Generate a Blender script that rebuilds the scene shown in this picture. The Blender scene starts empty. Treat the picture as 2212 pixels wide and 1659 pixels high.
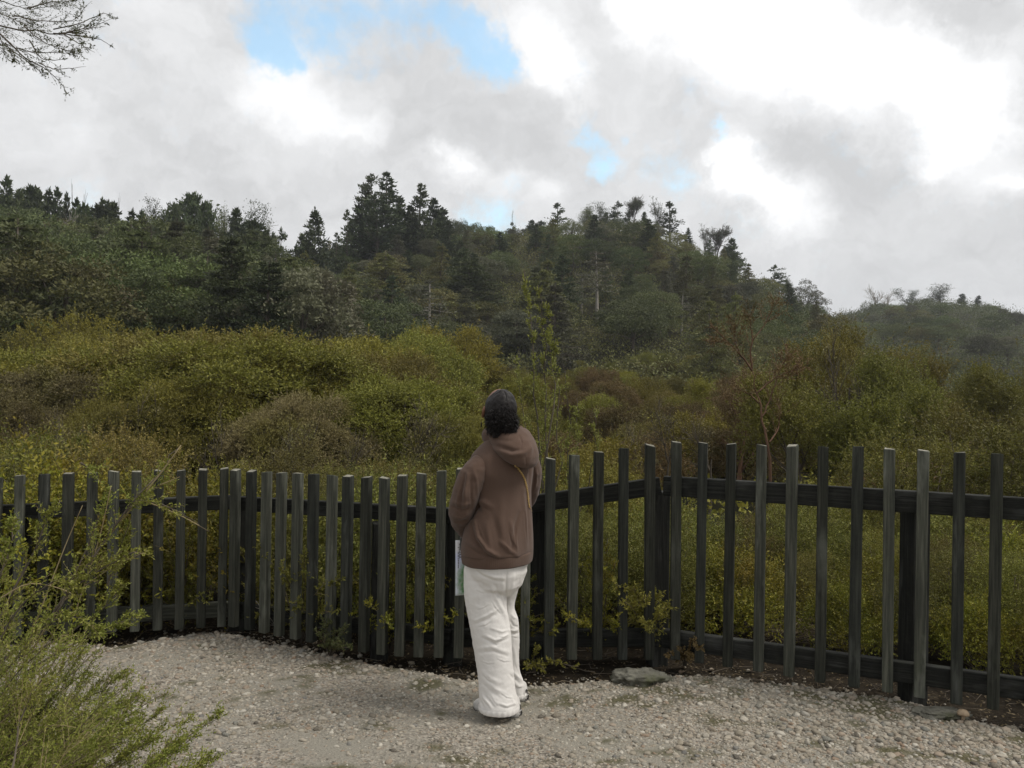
import bpy, bmesh, math, random
import numpy as np
from mathutils import Vector, Matrix
from mathutils.bvhtree import BVHTree

# ------------------------------------------------------------------ scene, camera, light
scene = bpy.context.scene
COL = scene.collection
R = math.radians
FPX, CX, CY = 1720.0, 1106.0, 829.5          # focal length and centre of the photograph measured on a 2212 px wide print
CAMZ = 1.62
ROLL = R(0.9)
cd = bpy.data.cameras.new("camera")
cam = bpy.data.objects.new("camera", cd)
COL.objects.link(cam)
cd.sensor_width = 36.0
cd.lens = 36.0 * FPX / 2212.0
cd.clip_start = 0.05
cd.clip_end = 3000.0
RIGHT = np.array([math.cos(ROLL), 0, math.sin(ROLL)])
UP = np.array([-math.sin(ROLL), 0, math.cos(ROLL)])
FWD = np.array([0.0, 1.0, 0.0])
CAM = np.array([0.0, 0.0, CAMZ])
cam.matrix_world = Matrix(((RIGHT[0], UP[0], 0, 0), (RIGHT[1], UP[1], -1, 0), (RIGHT[2], UP[2], 0, CAMZ), (0, 0, 0, 1)))
scene.camera = cam

SUN_EL, SUN_AZ = R(56), R(98)               # azimuth clockwise from the view direction
SKY_GAIN = 1.0
w = bpy.data.worlds.new("World")
scene.world = w
w.use_nodes = True
sl = bpy.data.lights.new("sun", 'SUN')
sl.energy = 1.8
sl.angle = R(22)
sl.color = (1.0, 0.95, 0.88)
so = bpy.data.objects.new("sun", sl)
COL.objects.link(so)
sdir = Vector((math.sin(SUN_AZ) * math.cos(SUN_EL), math.cos(SUN_AZ) * math.cos(SUN_EL), math.sin(SUN_EL)))
so.rotation_euler = sdir.to_track_quat('Z', 'Y').to_euler()
vs = scene.view_settings
vs.view_transform = 'Standard'
vs.look = 'None'
vs.gamma = 1.0
vs.use_curve_mapping = False
vs.exposure = 0.5
scene.cycles.max_bounces = 8
scene.cycles.diffuse_bounces = 3
scene.cycles.transparent_max_bounces = 4
scene.cycles.volume_bounces = 0

def P(px, py, d):
    """point seen at (px, py) of the 2212 px print, at distance d along the view direction"""
    return CAM + d * (FWD + (px - CX) / FPX * RIGHT + (CY - py) / FPX * UP)

def PZ(px, py, z):
    """point seen at (px, py) that lies at height z"""
    v = FWD + (px - CX) / FPX * RIGHT + (CY - py) / FPX * UP
    return CAM + v * ((z - CAMZ) / v[2])

def proj(p):
    q = np.asarray(p) - CAM
    d = q @ FWD
    return CX + FPX * (q @ RIGHT) / d, CY - FPX * (q @ UP) / d

# ---- the sky: clouds laid out by direction over a Nishita sky
def build_sky():
    nt = w.node_tree
    nt.nodes.clear()
    N, L = nt.nodes, nt.links
    out = N.new('ShaderNodeOutputWorld')
    bg = N.new('ShaderNodeBackground')
    bg.inputs['Strength'].default_value = 0.1
    L.new(bg.outputs[0], out.inputs[0])
    tc = N.new('ShaderNodeTexCoord')
    nz = N.new('ShaderNodeTexNoise'); nz.inputs['Scale'].default_value = 5.0; nz.inputs['Detail'].default_value = 9.0; nz.inputs['Roughness'].default_value = 0.6
    L.new(tc.outputs['Generated'], nz.inputs['Vector'])
    def vm(op, a, b=None, s=None):
        n = N.new('ShaderNodeVectorMath'); n.operation = op
        L.new(a, n.inputs[0]) if hasattr(a, 'node') else setattr(n.inputs[0], 'default_value', a)
        if b is not None:
            L.new(b, n.inputs[1]) if hasattr(b, 'node') else setattr(n.inputs[1], 'default_value', b)
        if s is not None: n.inputs['Scale'].default_value = s
        return n
    def mth(op, a, b=None, clamp=False):
        n = N.new('ShaderNodeMath'); n.operation = op; n.use_clamp = clamp
        for i, v in enumerate((a, b)):
            if v is None: continue
            if hasattr(v, 'node'): L.new(v, n.inputs[i])
            else: n.inputs[i].default_value = v
        return n.outputs[0]
    off = vm('SUBTRACT', nz.outputs['Color'], (0.5, 0.5, 0.5))
    off2 = vm('SCALE', off.outputs[0], s=0.17)
    nzb = N.new('ShaderNodeTexNoise'); nzb.inputs['Scale'].default_value = 16.0; nzb.inputs['Detail'].default_value = 8.0; nzb.inputs['Roughness'].default_value = 0.65
    L.new(tc.outputs['Generated'], nzb.inputs['Vector'])
    offb = vm('SCALE', vm('SUBTRACT', nzb.outputs['Color'], (0.5, 0.5, 0.5)).outputs[0], s=0.07)
    dirw = vm('NORMALIZE', vm('ADD', vm('ADD', tc.outputs['Generated'], off2.outputs[0]).outputs[0], offb.outputs[0]).outputs[0]).outputs[0]
    def blobs(lst):
        acc = None
        for (px, py, rr, amp) in lst:
            v = P(px, py, 1.0) - CAM
            ln = np.linalg.norm(v); v = v / ln
            ang = rr / FPX / ln
            d = vm('DISTANCE', dirw, tuple(v)).outputs['Value']
            q = mth('DIVIDE', d, ang)
            q = mth('POWER', q, 2.0)
            q = mth('EXPONENT', mth('MULTIPLY', q, -0.9))
            q = mth('MULTIPLY', q, amp)
            acc = q if acc is None else mth('ADD', acc, q)
        return acc
    blue = blobs([(570, 20, 80, .8), (650, 20, 70, .7), (760, -10, 90, .75), (880, 20, 80, .7), (960, 40, 60, .75), (1010, 70, 50, .8), (565, 110, 48, .9), (572, 150, 36, .8), (770, 118, 40, .5),
                  (1060, 105, 55, 1.), (1120, 118, 32, .8), (1258, 258, 36, 1.0), (1285, 320, 46, 1.1), (1288, 372, 34, .8), (1345, 265, 18, .6),
                  (1000, 425, 40, .45), (1050, 478, 60, .75), (1130, 490, 50, .5), (1532, 348, 26, .9), (265, 15, 30, .35), (-400, 100, 160, .9), (2700, 250, 200, .8), (1100, -900, 260, 1.0), (300, -1200, 260, 1.0)])
    wht = blobs([(650, 235, 90, .55), (530, 235, 60, .35), (770, 265, 55, .35), (985, 350, 36, .5), (1195, 60, 60, .35), (1220, 150, 55, .55), (1420, 30, 55, .5),
                 (1560, 60, 110, .7), (1700, 130, 120, .8), (1640, 20, 90, .5), (1860, 160, 110, .7), (1980, 170, 80, .55), (2040, 240, 85, .55), (2140, 215, 70, .5), (1550, 385, 45, .8), (1610, 425, 50, .8),
                 (1680, 470, 55, .6), (1750, 495, 45, .35), (1190, 420, 45, .4), (1080, 380, 45, .25), (2015, 350, 32, .5), (2160, 390, 42, .5), (2100, 330, 60, .2), (100, 300, 150, .12), (330, 60, 120, .12), (1600, -500, 500, .5)])
    gry = blobs([(1480, 195, 95, .2), (1650, 260, 110, .22), (1800, 330, 110, .25), (1930, 320, 70, .15), (1730, 390, 70, .2), (1990, 40, 120, .2), (2100, 40, 90, .2), (1480, 100, 50, .12),
                 (900, 150, 120, .06), (1050, 200, 110, .1), (400, 330, 160, .06), (1000, 260, 60, .06), (100, 60, 150, .06), (1480, 330, 80, .1), (1960, 480, 200, .06), (1150, 330, 50, .08)])
    n2 = N.new('ShaderNodeTexNoise'); n2.inputs['Scale'].default_value = 7.0; n2.inputs['Detail'].default_value = 10.0; n2.inputs['Roughness'].default_value = 0.62
    L.new(dirw, n2.inputs['Vector'])
    fb = mth('SUBTRACT', n2.outputs['Fac'], 0.5)
    n3 = N.new('ShaderNodeTexNoise'); n3.inputs['Scale'].default_value = 17.0; n3.inputs['Detail'].default_value = 8.0; n3.inputs['Roughness'].default_value = 0.6
    mpv = N.new('ShaderNodeMapping'); mpv.inputs['Scale'].default_value = (1, 1, 1.9); L.new(dirw, mpv.inputs[0]); L.new(mpv.outputs[0], n3.inputs['Vector'])
    fbc = mth('SUBTRACT', n3.outputs['Fac'], 0.5)
    gry = mth('MULTIPLY', gry, 0.36); wht = mth('MULTIPLY', wht, 0.48)
    bright = mth('ADD', mth('SUBTRACT', mth('ADD', 0.545, wht), gry), mth('ADD', mth('MULTIPLY', fb, 0.29), mth('MULTIPLY', fbc, 0.26)))
    bright = mth('MAXIMUM', mth('MINIMUM', bright, 1.2), 0.475)
    cc = N.new('ShaderNodeCombineColor')
    for i, k in enumerate((0.985, 0.99, 1.0)):
        L.new(mth('MULTIPLY', bright, 10.0 * k * SKY_GAIN), cc.inputs[i])
    sky = N.new('ShaderNodeTexSky')
    sky.sky_type = 'NISHITA'; sky.sun_disc = False
    sky.sun_elevation = SUN_EL; sky.sun_rotation = SUN_AZ
    skm = N.new('ShaderNodeMix'); skm.data_type = 'RGBA'; skm.blend_type = 'MULTIPLY'; skm.inputs[0].default_value = 1.0
    L.new(sky.outputs[0], skm.inputs['A']); skm.inputs['B'].default_value = (2.0, 2.3, 2.0, 1)
    n4 = N.new('ShaderNodeTexNoise'); n4.inputs['Scale'].default_value = 11.0; n4.inputs['Detail'].default_value = 11.0; n4.inputs['Roughness'].default_value = 0.68
    L.new(tc.outputs['Generated'], n4.inputs['Vector'])
    fb4 = mth('SUBTRACT', n4.outputs['Fac'], 0.5)
    bm_ = mth('ADD', mth('ADD', mth('MULTIPLY', blue, .95), mth('MULTIPLY', fb, 1.0)), mth('MULTIPLY', fb4, 3.4))
    mr = N.new('ShaderNodeMapRange'); mr.interpolation_type = 'SMOOTHSTEP'
    mr.inputs['From Min'].default_value = 0.2; mr.inputs['From Max'].default_value = 1.45; mr.inputs['To Max'].default_value = 0.78
    L.new(bm_, mr.inputs['Value'])
    mx = N.new('ShaderNodeMix'); mx.data_type = 'RGBA'
    L.new(mr.outputs[0], mx.inputs[0]); L.new(cc.outputs[0], mx.inputs['A']); L.new(skm.outputs['Result'], mx.inputs['B'])
    L.new(mx.outputs['Result'], bg.inputs['Color'])
build_sky()
w.cycles.sampling_method = 'MANUAL'
w.cycles.sample_map_resolution = 512

# ------------------------------------------------------------------ numeric helpers
def vhash(i, j, k, s):
    n = (i * 374761393 + j * 668265263 + k * 2147483647 + s * 1274126177) & 0xffffffff
    n = ((n ^ (n >> 13)) * 1274126177) & 0xffffffff
    n = ((n ^ (n >> 16)) * 2246822519) & 0xffffffff
    return ((n ^ (n >> 15)) & 0xffffff) / float(0xffffff)

def vnoise(p, seed=0):
    p = np.asarray(p, float)
    i = np.floor(p).astype(np.int64); f = p - i
    f = f * f * (3 - 2 * f)
    r = 0
    for dx in (0, 1):
        for dy in (0, 1):
            for dz in (0, 1):
                wgt = (f[:, 0] if dx else 1 - f[:, 0]) * (f[:, 1] if dy else 1 - f[:, 1]) * (f[:, 2] if dz else 1 - f[:, 2])
                r = r + wgt * vhash(i[:, 0] + dx, i[:, 1] + dy, i[:, 2] + dz, seed)
    return r * 2 - 1

def fbm(p, octv=4, seed=0):
    p = np.asarray(p, float); a = 1.0; r = 0
    for o in range(octv):
        r = r + a * vnoise(p, seed + o * 17); p = p * 2.03; a *= 0.5
    return r

def nrm(v):
    return v / np.maximum(np.linalg.norm(v, axis=-1, keepdims=True), 1e-9)

class Geo:
    """gathers vertices and faces with material slots, becomes ONE mesh"""
    def __init__(self):
        self.v, self.f, self.n = [], [], 0          # f: (array faces (m,k), slot)
    def add(self, v, f, slot=0):
        v = np.asarray(v, float).reshape(-1, 3); f = np.asarray(f, np.int64)
        self.v.append(v); self.f.append((f + self.n, slot)); self.n += len(v)
    def mesh(self, name, mats, smooth=True):
        me = bpy.data.meshes.new(name)
        V = np.concatenate(self.v) if self.v else np.zeros((0, 3))
        me.vertices.add(len(V)); me.vertices.foreach_set('co', V.astype(np.float32).ravel())
        li = np.concatenate([f.ravel() for f, s in self.f]); sizes = np.concatenate([np.full(len(f), f.shape[1]) for f, s in self.f])
        ms = np.concatenate([np.full(len(f), s) for f, s in self.f])
        me.loops.add(len(li)); me.loops.foreach_set('vertex_index', li.astype(np.int32))
        me.polygons.add(len(sizes))
        st = np.concatenate([[0], np.cumsum(sizes)[:-1]])
        me.polygons.foreach_set('loop_start', st.astype(np.int32))
        me.polygons.foreach_set('loop_total', sizes.astype(np.int32))
        me.polygons.foreach_set('material_index', ms.astype(np.int32))
        me.polygons.foreach_set('use_smooth', np.full(len(sizes), bool(smooth)))
        for m in (mats if isinstance(mats, (list, tuple)) else [mats]): me.materials.append(m)
        me.update(calc_edges=True); me.validate()
        return me

def link(name, me, parent=None):
    o = bpy.data.objects.new(name, me)
    COL.objects.link(o)
    if parent is not None: o.parent = parent
    return o

def tag(o, label=None, cat=None, group=None, kind=None):
    if label: o['label'] = label
    if cat: o['category'] = cat
    if group: o['group'] = group
    if kind: o['kind'] = kind
    return o

def empty(name, loc=(0, 0, 0), label=None, cat=None, group=None):
    o = bpy.data.objects.new(name, None); COL.objects.link(o); o.location = loc
    return tag(o, label, cat, group)

def diamonds(rng, Pp, D, Ln, Wd, flat=None):
    """leaf quads: base points, directions, lengths, widths"""
    n = len(Pp)
    S = nrm(np.cross(D, rng.normal(size=(n, 3)) if flat is None else flat))
    Ln = np.asarray(Ln).reshape(-1, 1) * np.ones((n, 1)); Wd = np.asarray(Wd).reshape(-1, 1) * np.ones((n, 1))
    v = np.empty((n, 4, 3))
    v[:, 0] = Pp; v[:, 1] = Pp + D * Ln * .45 + S * Wd * .5; v[:, 2] = Pp + D * Ln; v[:, 3] = Pp + D * Ln * .45 - S * Wd * .5
    return v.reshape(-1, 3), np.arange(n * 4).reshape(n, 4)

def sprays(g, rng, O, D, Ls, nleaf, Ln, Wd, droop=0.0, slot=0, twig=None, twig_slot=1, spread=.8):
    """each origin/direction becomes a twig with leaves along it"""
    n = len(O)
    t = np.tile(np.linspace(.12, 1, nleaf), (n, 1)) + rng.uniform(-.04, .04, (n, nleaf))
    Ls = np.asarray(Ls).reshape(-1, 1) * np.ones((n, 1))
    side = nrm(rng.normal(size=(n, 3)))
    q = O[:, None] + D[:, None] * (Ls * t)[..., None] + side[:, None] * ((t ** 2) * Ls * .18)[..., None]
    q[..., 2] -= droop * Ls * t ** 2
    ld = nrm(D[:, None] * .75 + rng.normal(size=(n, nleaf, 3)) * spread)
    k = n * nleaf
    v, f = diamonds(rng, q.reshape(k, 3), ld.reshape(k, 3), Ln * rng.uniform(.6, 1.3, k), Wd * rng.uniform(.7, 1.2, k))
    g.add(v, f, slot)
    if twig:
        e = O + D * Ls + side * Ls * .18; e[:, 2] -= droop * Ls[:, 0]
        m = O + D * Ls * .5 + side * Ls * .045; m[:, 2] -= droop * Ls[:, 0] * .25
        S = nrm(np.cross(D, rng.normal(size=(n, 3)))) * twig * .5
        v = np.stack([O - S, O + S, m + S * .8, m - S * .8, e + S * .3, e - S * .3], 1).reshape(-1, 3)
        b = np.arange(n)[:, None] * 6
        g.add(v, np.concatenate([b + np.array([0, 1, 2, 3]), b + np.array([3, 2, 4, 5])]), twig_slot)

def tube(g, pts, rad, ns=5, slot=0, cap=True):
    pts = np.asarray(pts, float); m = len(pts)
    rad = np.asarray(rad, float) * np.ones(m)
    T = nrm(np.gradient(pts, axis=0))
    a = np.array([0, 0, 1.0]) if abs(T[0][2]) < .9 else np.array([1.0, 0, 0])
    n0 = nrm(np.cross(T[0], a)); vs_ = []
    ang = np.linspace(0, 2 * np.pi, ns, endpoint=False)
    for i in range(m):
        n0 = nrm(n0 - T[i] * (n0 @ T[i])); b = np.cross(T[i], n0)
        vs_.append(pts[i] + rad[i] * (np.cos(ang)[:, None] * n0 + np.sin(ang)[:, None] * b))
    v = np.concatenate(vs_)
    i = np.arange(m - 1)[:, None] * ns; j = np.arange(ns)[None]; j2 = (j + 1) % ns
    f = np.stack([i + j, i + j2, i + ns + j2, i + ns + j], -1).reshape(-1, 4)
    if cap:
        v = np.concatenate([v, pts[:1] - T[:1] * rad[0] * .5, pts[-1:] + T[-1:] * rad[-1] * .5])
        A, B = m * ns, m * ns + 1
        jj = np.arange(ns); kk = (jj + 1) % ns
        g.add(v, f, slot)
        off = g.n - len(v)
        t1 = np.stack([kk, jj, np.full(ns, A)], 1); t2 = np.stack([jj + (m - 1) * ns, kk + (m - 1) * ns, np.full(ns, B)], 1)
        g.f.append((np.concatenate([t1, t2]) + off, slot))
    else:
        g.add(v, f, slot)

def grow(rng, p, d, Ln, r, lvl, mx, out, nch=(3, 5), ang=.7, curv=.12, up=.06, ratio=.62, tmin=.35, npts=7):
    pts = [np.array(p, float)]; dirs = [np.array(d, float)]
    for i in range(npts - 1):
        d = nrm(d + rng.normal(size=3) * curv + np.array([0, 0, up])); pts.append(pts[-1] + d * Ln / (npts - 1)); dirs.append(d)
    rad = np.linspace(r, r * .45, npts)
    out.append((np.array(pts), rad, lvl))
    if lvl >= mx: return
    for c in range(rng.integers(nch[0], nch[1] + 1)):
        t = rng.uniform(tmin, 1.0); i = min(int(t * (npts - 1)), npts - 1)
        s = nrm(np.cross(dirs[i], rng.normal(size=3)))
        dd = nrm(dirs[i] * math.cos(ang) + s * math.sin(ang) * rng.uniform(.7, 1.2))
        grow(rng, pts[i], dd, Ln * ratio * rng.uniform(.75, 1.2), rad[i] * .6, lvl + 1, mx, out, nch, ang, curv, up, ratio, .3, max(4, npts - 1))

# ------------------------------------------------------------------ materials
def new_mat(name):
    m = bpy.data.materials.new(name); m.use_nodes = True
    nt = m.node_tree; nt.nodes.clear()
    out = nt.nodes.new('ShaderNodeOutputMaterial')
    return m, nt, nt.nodes, nt.links, out

def ramp(N, L, fac, cols):
    r = N.new('ShaderNodeValToRGB'); e = r.color_ramp.elements
    while len(e) < len(cols): e.new(.5)
    for i, (pos, c) in enumerate(cols):
        e[i].position = pos; e[i].color = (*c, 1)
    if fac is not None: L.new(fac, r.inputs[0])
    return r.outputs[0]

def noise(N, L, scale, detail=4, vec=None, rough=.55, dim='3D'):
    n = N.new('ShaderNodeTexNoise'); n.inputs['Scale'].default_value = scale; n.inputs['Detail'].default_value = detail; n.inputs['Roughness'].default_value = rough
    if vec is not None: L.new(vec, n.inputs['Vector'])
    return n.outputs['Fac']

def mixc(N, L, fac, a, b, mode='MIX'):
    m = N.new('ShaderNodeMix'); m.data_type = 'RGBA'; m.blend_type = mode
    for s, v in ((m.inputs[0], fac), (m.inputs['A'], a), (m.inputs['B'], b)):
        if hasattr(v, 'node'): L.new(v, s)
        elif isinstance(v, (int, float)): s.default_value = v
        else: s.default_value = (*v, 1)
    return m.outputs['Result']

def objcoord(N, L, scale=(1, 1, 1)):
    tc = N.new('ShaderNodeTexCoord'); mp = N.new('ShaderNodeMapping'); mp.inputs['Scale'].default_value = scale
    L.new(tc.outputs['Object'], mp.inputs[0]); return mp.outputs[0]

def bump(N, L, h, strength=.3, dist=.01):
    b = N.new('ShaderNodeBump'); b.inputs['Strength'].default_value = strength; b.inputs['Distance'].default_value = dist
    L.new(h, b.inputs['Height']); return b.outputs[0]

def pbsdf(N, L, out, col, rough=.8, nor=None, spec=.3):
    b = N.new('ShaderNodeBsdfPrincipled')
    if hasattr(col, 'node'): L.new(col, b.inputs['Base Color'])
    else: b.inputs['Base Color'].default_value = (*col, 1)
    b.inputs['Roughness'].default_value = rough; b.inputs['Specular IOR Level'].default_value = spec
    if nor is not None: L.new(nor, b.inputs['Normal'])
    if out is not None: L.new(b.outputs[0], out.inputs[0])
    return b

def leafmat(name, cols, tint=None, tint_scale=1.2, tint_amt=.6, trans=.2, hue=.014, val=.3, cv=.5):
    """leaf colours vary leaf by leaf, in patches and plant by plant"""
    mean = tuple(sum(c[i] for c in cols) / len(cols) for i in range(3))
    cols = [tuple(mean[i] + (c[i] - mean[i]) * cv for i in range(3)) for c in cols]
    m, nt, N, L, out = new_mat(name)
    ge = N.new('ShaderNodeNewGeometry'); oi = N.new('ShaderNodeObjectInfo')
    c = ramp(N, L, ge.outputs['Random Per Island'], [(i / (len(cols) - 1), k) for i, k in enumerate(cols)])
    if tint is not None:
        vec = objcoord(N, L)
        ad = N.new('ShaderNodeVectorMath'); ad.operation = 'ADD'
        L.new(vec, ad.inputs[0]); L.new(oi.outputs['Location'], ad.inputs[1])
        f = noise(N, L, tint_scale, 3, ad.outputs[0])
        mr = N.new('ShaderNodeMapRange'); mr.inputs['From Min'].default_value = .46; mr.inputs['From Max'].default_value = .66; mr.inputs['To Max'].default_value = tint_amt
        L.new(f, mr.inputs[0]); c = mixc(N, L, mr.outputs[0], c, tint)
    h = N.new('ShaderNodeHueSaturation')
    for sock, amp, base in (('Hue', hue, .5), ('Value', val, 1.0)):
        mr = N.new('ShaderNodeMapRange'); mr.inputs['To Min'].default_value = base - amp; mr.inputs['To Max'].default_value = base + amp
        if sock == 'Hue':
            fr = N.new('ShaderNodeMath'); fr.operation = 'FRACT'; mu = N.new('ShaderNodeMath'); mu.operation = 'MULTIPLY'; mu.inputs[1].default_value = 7.31
            L.new(oi.outputs['Random'], mu.inputs[0]); L.new(mu.outputs[0], fr.inputs[0]); L.new(fr.outputs[0], mr.inputs[0])
        else: L.new(oi.outputs['Random'], mr.inputs[0])
        L.new(mr.outputs[0], h.inputs[sock])
    L.new(c, h.inputs['Color'])
    b = pbsdf(N, L, None, h.outputs[0], .6, None, .25)
    t = N.new('ShaderNodeBsdfTranslucent'); L.new(h.outputs[0], t.inputs[0])
    mx = N.new('ShaderNodeMixShader'); mx.inputs[0].default_value = trans
    L.new(b.outputs[0], mx.inputs[1]); L.new(t.outputs[0], mx.inputs[2]); L.new(mx.outputs[0], out.inputs[0])
    return m

def barkmat(name, a, b, sc=8.0):
    m, nt, N, L, out = new_mat(name)
    v = objcoord(N, L, (1, 1, .25)); f = noise(N, L, sc, 6, v)
    pbsdf(N, L, out, ramp(N, L, f, [(.3, a), (.7, b)]), .9, bump(N, L, f, .5, .02), .1)
    return m

M = {}
M['bush_dark'] = leafmat('dark_bush_leaf', [(0.0457, 0.0636, 0.0266), (0.0832, 0.1053, 0.038), (0.1248, 0.1452, 0.0531), (0.1871, 0.1997, 0.0759)], (.055, .06, .03), .12, .5, cv=.4, val=.36)
M['bush_green'] = leafmat('green_bush_leaf', [(0.0523, 0.078, 0.025), (0.0872, 0.1275, 0.0355), (0.1307, 0.163, 0.0498), (0.1917, 0.2125, 0.0712)], (.08, .09, .03), .12, .5, cv=.4, val=.36)
M['bush_olive'] = leafmat('olive_bush_leaf', [(0.0695, 0.0788, 0.0266), (0.1182, 0.1242, 0.0365), (0.1599, 0.1591, 0.0499), (0.2086, 0.2121, 0.0748)], (.1, .075, .035), .2, .6, cv=.4, val=.36)
M['bush_grey'] = leafmat('grey_bush_leaf', [(0.0677, 0.0726, 0.0402), (0.1108, 0.1162, 0.0632), (0.1477, 0.1518, 0.086), (0.1847, 0.1848, 0.1148)], (.085, .068, .05), .2, .6, cv=.4, val=.36)
M['pine'] = leafmat('pine_needles', [(0.028, 0.0455, 0.0208), (0.0525, 0.0731, 0.0312), (0.0788, 0.1008, 0.039), (0.1225, 0.1381, 0.0546)], (.05, .055, .03), .2, .4, trans=.15, cv=.4, val=.36)
M['manuka'] = leafmat('manuka_leaf', [(0.0958, 0.0965, 0.0145), (0.1654, 0.155, 0.0204), (0.2349, 0.2066, 0.0291), (0.3131, 0.2755, 0.0509)], (.125, .105, .03), .7, .5)
M['manuka_grey'] = leafmat('grey_brown_scrub', [(.1, .088, .034), (.16, .138, .055), (.21, .18, .08), (.26, .22, .11)], (.15, .145, .03), .8, .7)
M['manuka_light'] = leafmat('yellow_manuka_leaf', [(0.0974, 0.0857, 0.0175), (0.1624, 0.1411, 0.0273), (0.2165, 0.1865, 0.0383), (0.2814, 0.2369, 0.0655)], (.13, .125, .03), .7, .55)
M['corner'] = leafmat('yellow_green_leaf', [(0.0786, 0.0966, 0.0136), (0.131, 0.1594, 0.0213), (0.1835, 0.2077, 0.034), (0.2621, 0.2608, 0.0595)], (.2, .18, .035), 2.5, .5, cv=.8)
M['manuka_green'] = leafmat('green_manuka_leaf', [(0.0812, 0.0929, 0.016), (0.1422, 0.1485, 0.0224), (0.2031, 0.1992, 0.0319), (0.3048, 0.27, 0.0558)], (.11, .1, .025), .8, .5)
M['manuka_brown'] = leafmat('rust_scrub_leaf', [(0.0858, 0.0562, 0.0252), (0.143, 0.087, 0.0378), (0.1859, 0.1151, 0.0504), (0.2145, 0.1685, 0.063)], (.09, .085, .025), .9, .6)
M['manuka_gold'] = leafmat('golden_scrub_leaf', [(0.0856, 0.0731, 0.0152), (0.1391, 0.1181, 0.0229), (0.1821, 0.1574, 0.0331), (0.2356, 0.2024, 0.0635)], (.1, .1, .02), .9, .6)
M['fern'] = leafmat('fern_frond_green', [(.06, .1, .025), (.1, .15, .04), (.14, .19, .06), (.18, .22, .09)], None)
M['near'] = leafmat('near_manuka_leaf', [(0.075, 0.0864, 0.016), (0.125, 0.138, 0.022), (0.1812, 0.186, 0.034), (0.2625, 0.24, 0.055)], (.15, .135, .03), 2.5, .5, cv=.8)
M['weed'] = leafmat('weed_leaf', [(0.0719, 0.0926, 0.0108), (0.1437, 0.1568, 0.0144), (0.2156, 0.2066, 0.0198), (0.2875, 0.2565, 0.036)], (.17, .11, .02), 1.8, .6, cv=.8)
M['sap'] = leafmat('sapling_leaf', [(0.1381, 0.1639, 0.0342), (0.2125, 0.2396, 0.0513), (0.2762, 0.3026, 0.0684), (0.3506, 0.3783, 0.114)], (.2, .2, .05), 2.5, .5, trans=.3, cv=.8)
M['bark'] = barkmat('grey_brown_bark', (.05, .042, .033), (.16, .135, .105))
M['bark_pale'] = barkmat('pale_dead_bark', (.2, .18, .15), (.42, .39, .34))
M['bark_red'] = barkmat('red_brown_bark', (.07, .038, .024), (.19, .115, .075))
M['dry'] = barkmat('dry_stalk', (.1, .078, .05), (.27, .22, .15))
M['twig'] = barkmat('straw_twig', (.16, .12, .06), (.36, .29, .17))

# ------------------------------------------------------------------ terrain: one sheet to the horizon
def sstep(a, b, x):
    t = np.clip((x - a) / (b - a), 0, 1); return t * t * (3 - 2 * t)

def hz(py): return (CY - py) / FPX
def horizon_fix(px): return (np.asarray(px) - CX) * math.tan(ROLL)     # the tilted horizon, in print pixels

SKY_C = [(-600, 700), (300, 640), (600, 560), (730, 530), (850, 505), (960, 486), (1080, 497), (1200, 482), (1300, 472), (1400, 478), (1450, 496), (1500, 518), (1560, 548), (1600, 576),
         (1650, 596), (1700, 617), (1760, 655), (1810, 690), (1900, 750), (2100, 815), (2500, 840)]
SKY_L = [(-2500, 470), (-600, 440), (0, 452), (100, 458), (300, 478), (450, 482), (560, 512), (610, 562), (650, 560), (700, 590), (760, 640), (850, 720), (950, 790), (1100, 835), (3000, 840)]
SKY_R = [(1200, 840), (1500, 770), (1700, 705), (1800, 678), (1850, 672), (1950, 660), (2050, 655), (2150, 663), (2212, 678), (2400, 685), (2900, 720), (4500, 760)]
YC, YL, YR = 150.0, 92.0, 240.0

def ridge(tab, px, Y, canopy):
    xs = np.array([a for a, b in tab], float); ys = np.array([b for a, b in tab], float)
    y = np.interp(px, xs, ys)
    return CAMZ + (CY - (y - horizon_fix(px))) / FPX * Y - canopy

def ground_z(x, y):
    x = np.asarray(x, float); y = np.asarray(y, float)
    ys = np.maximum(y, 1.0)
    px = np.clip(CX + FPX * x / ys, -3500, 5500)
    base = -0.35 * sstep(5.3, 9, y) + 0.0 * y + 1.3 * sstep(20, 60, y)
    front = sstep(2, 12, y)
    hc = ridge(SKY_C, px, YC, 5.0) * sstep(52, YC, y) * (1 - .35 * sstep(YC, 330, y))
    hl = ridge(SKY_L, px, YL, 9.0) * sstep(33, YL, y) * (1 - .4 * sstep(YL, 240, y))
    hr = ridge(SKY_R, px, YR, 4.0) * sstep(70, YR, y) * (1 - .35 * sstep(YR, 480, y))
    hl = np.maximum(hl, 0); hc = np.maximum(hc, 0); hr = np.maximum(hr, 0)
    k = 1.5
    hill = np.log(np.exp(np.clip(hc / k, 0, 80)) + np.exp(np.clip(hl / k, 0, 80)) + np.exp(np.clip(hr / k, 0, 80)) - 2) * k
    bumps = fbm(np.stack([x * .06, y * .06, 0 * x], -1).reshape(-1, 3), 3, 5).reshape(x.shape) * sstep(9, 40, y) * .8
    return base + hill * front + bumps

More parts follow.
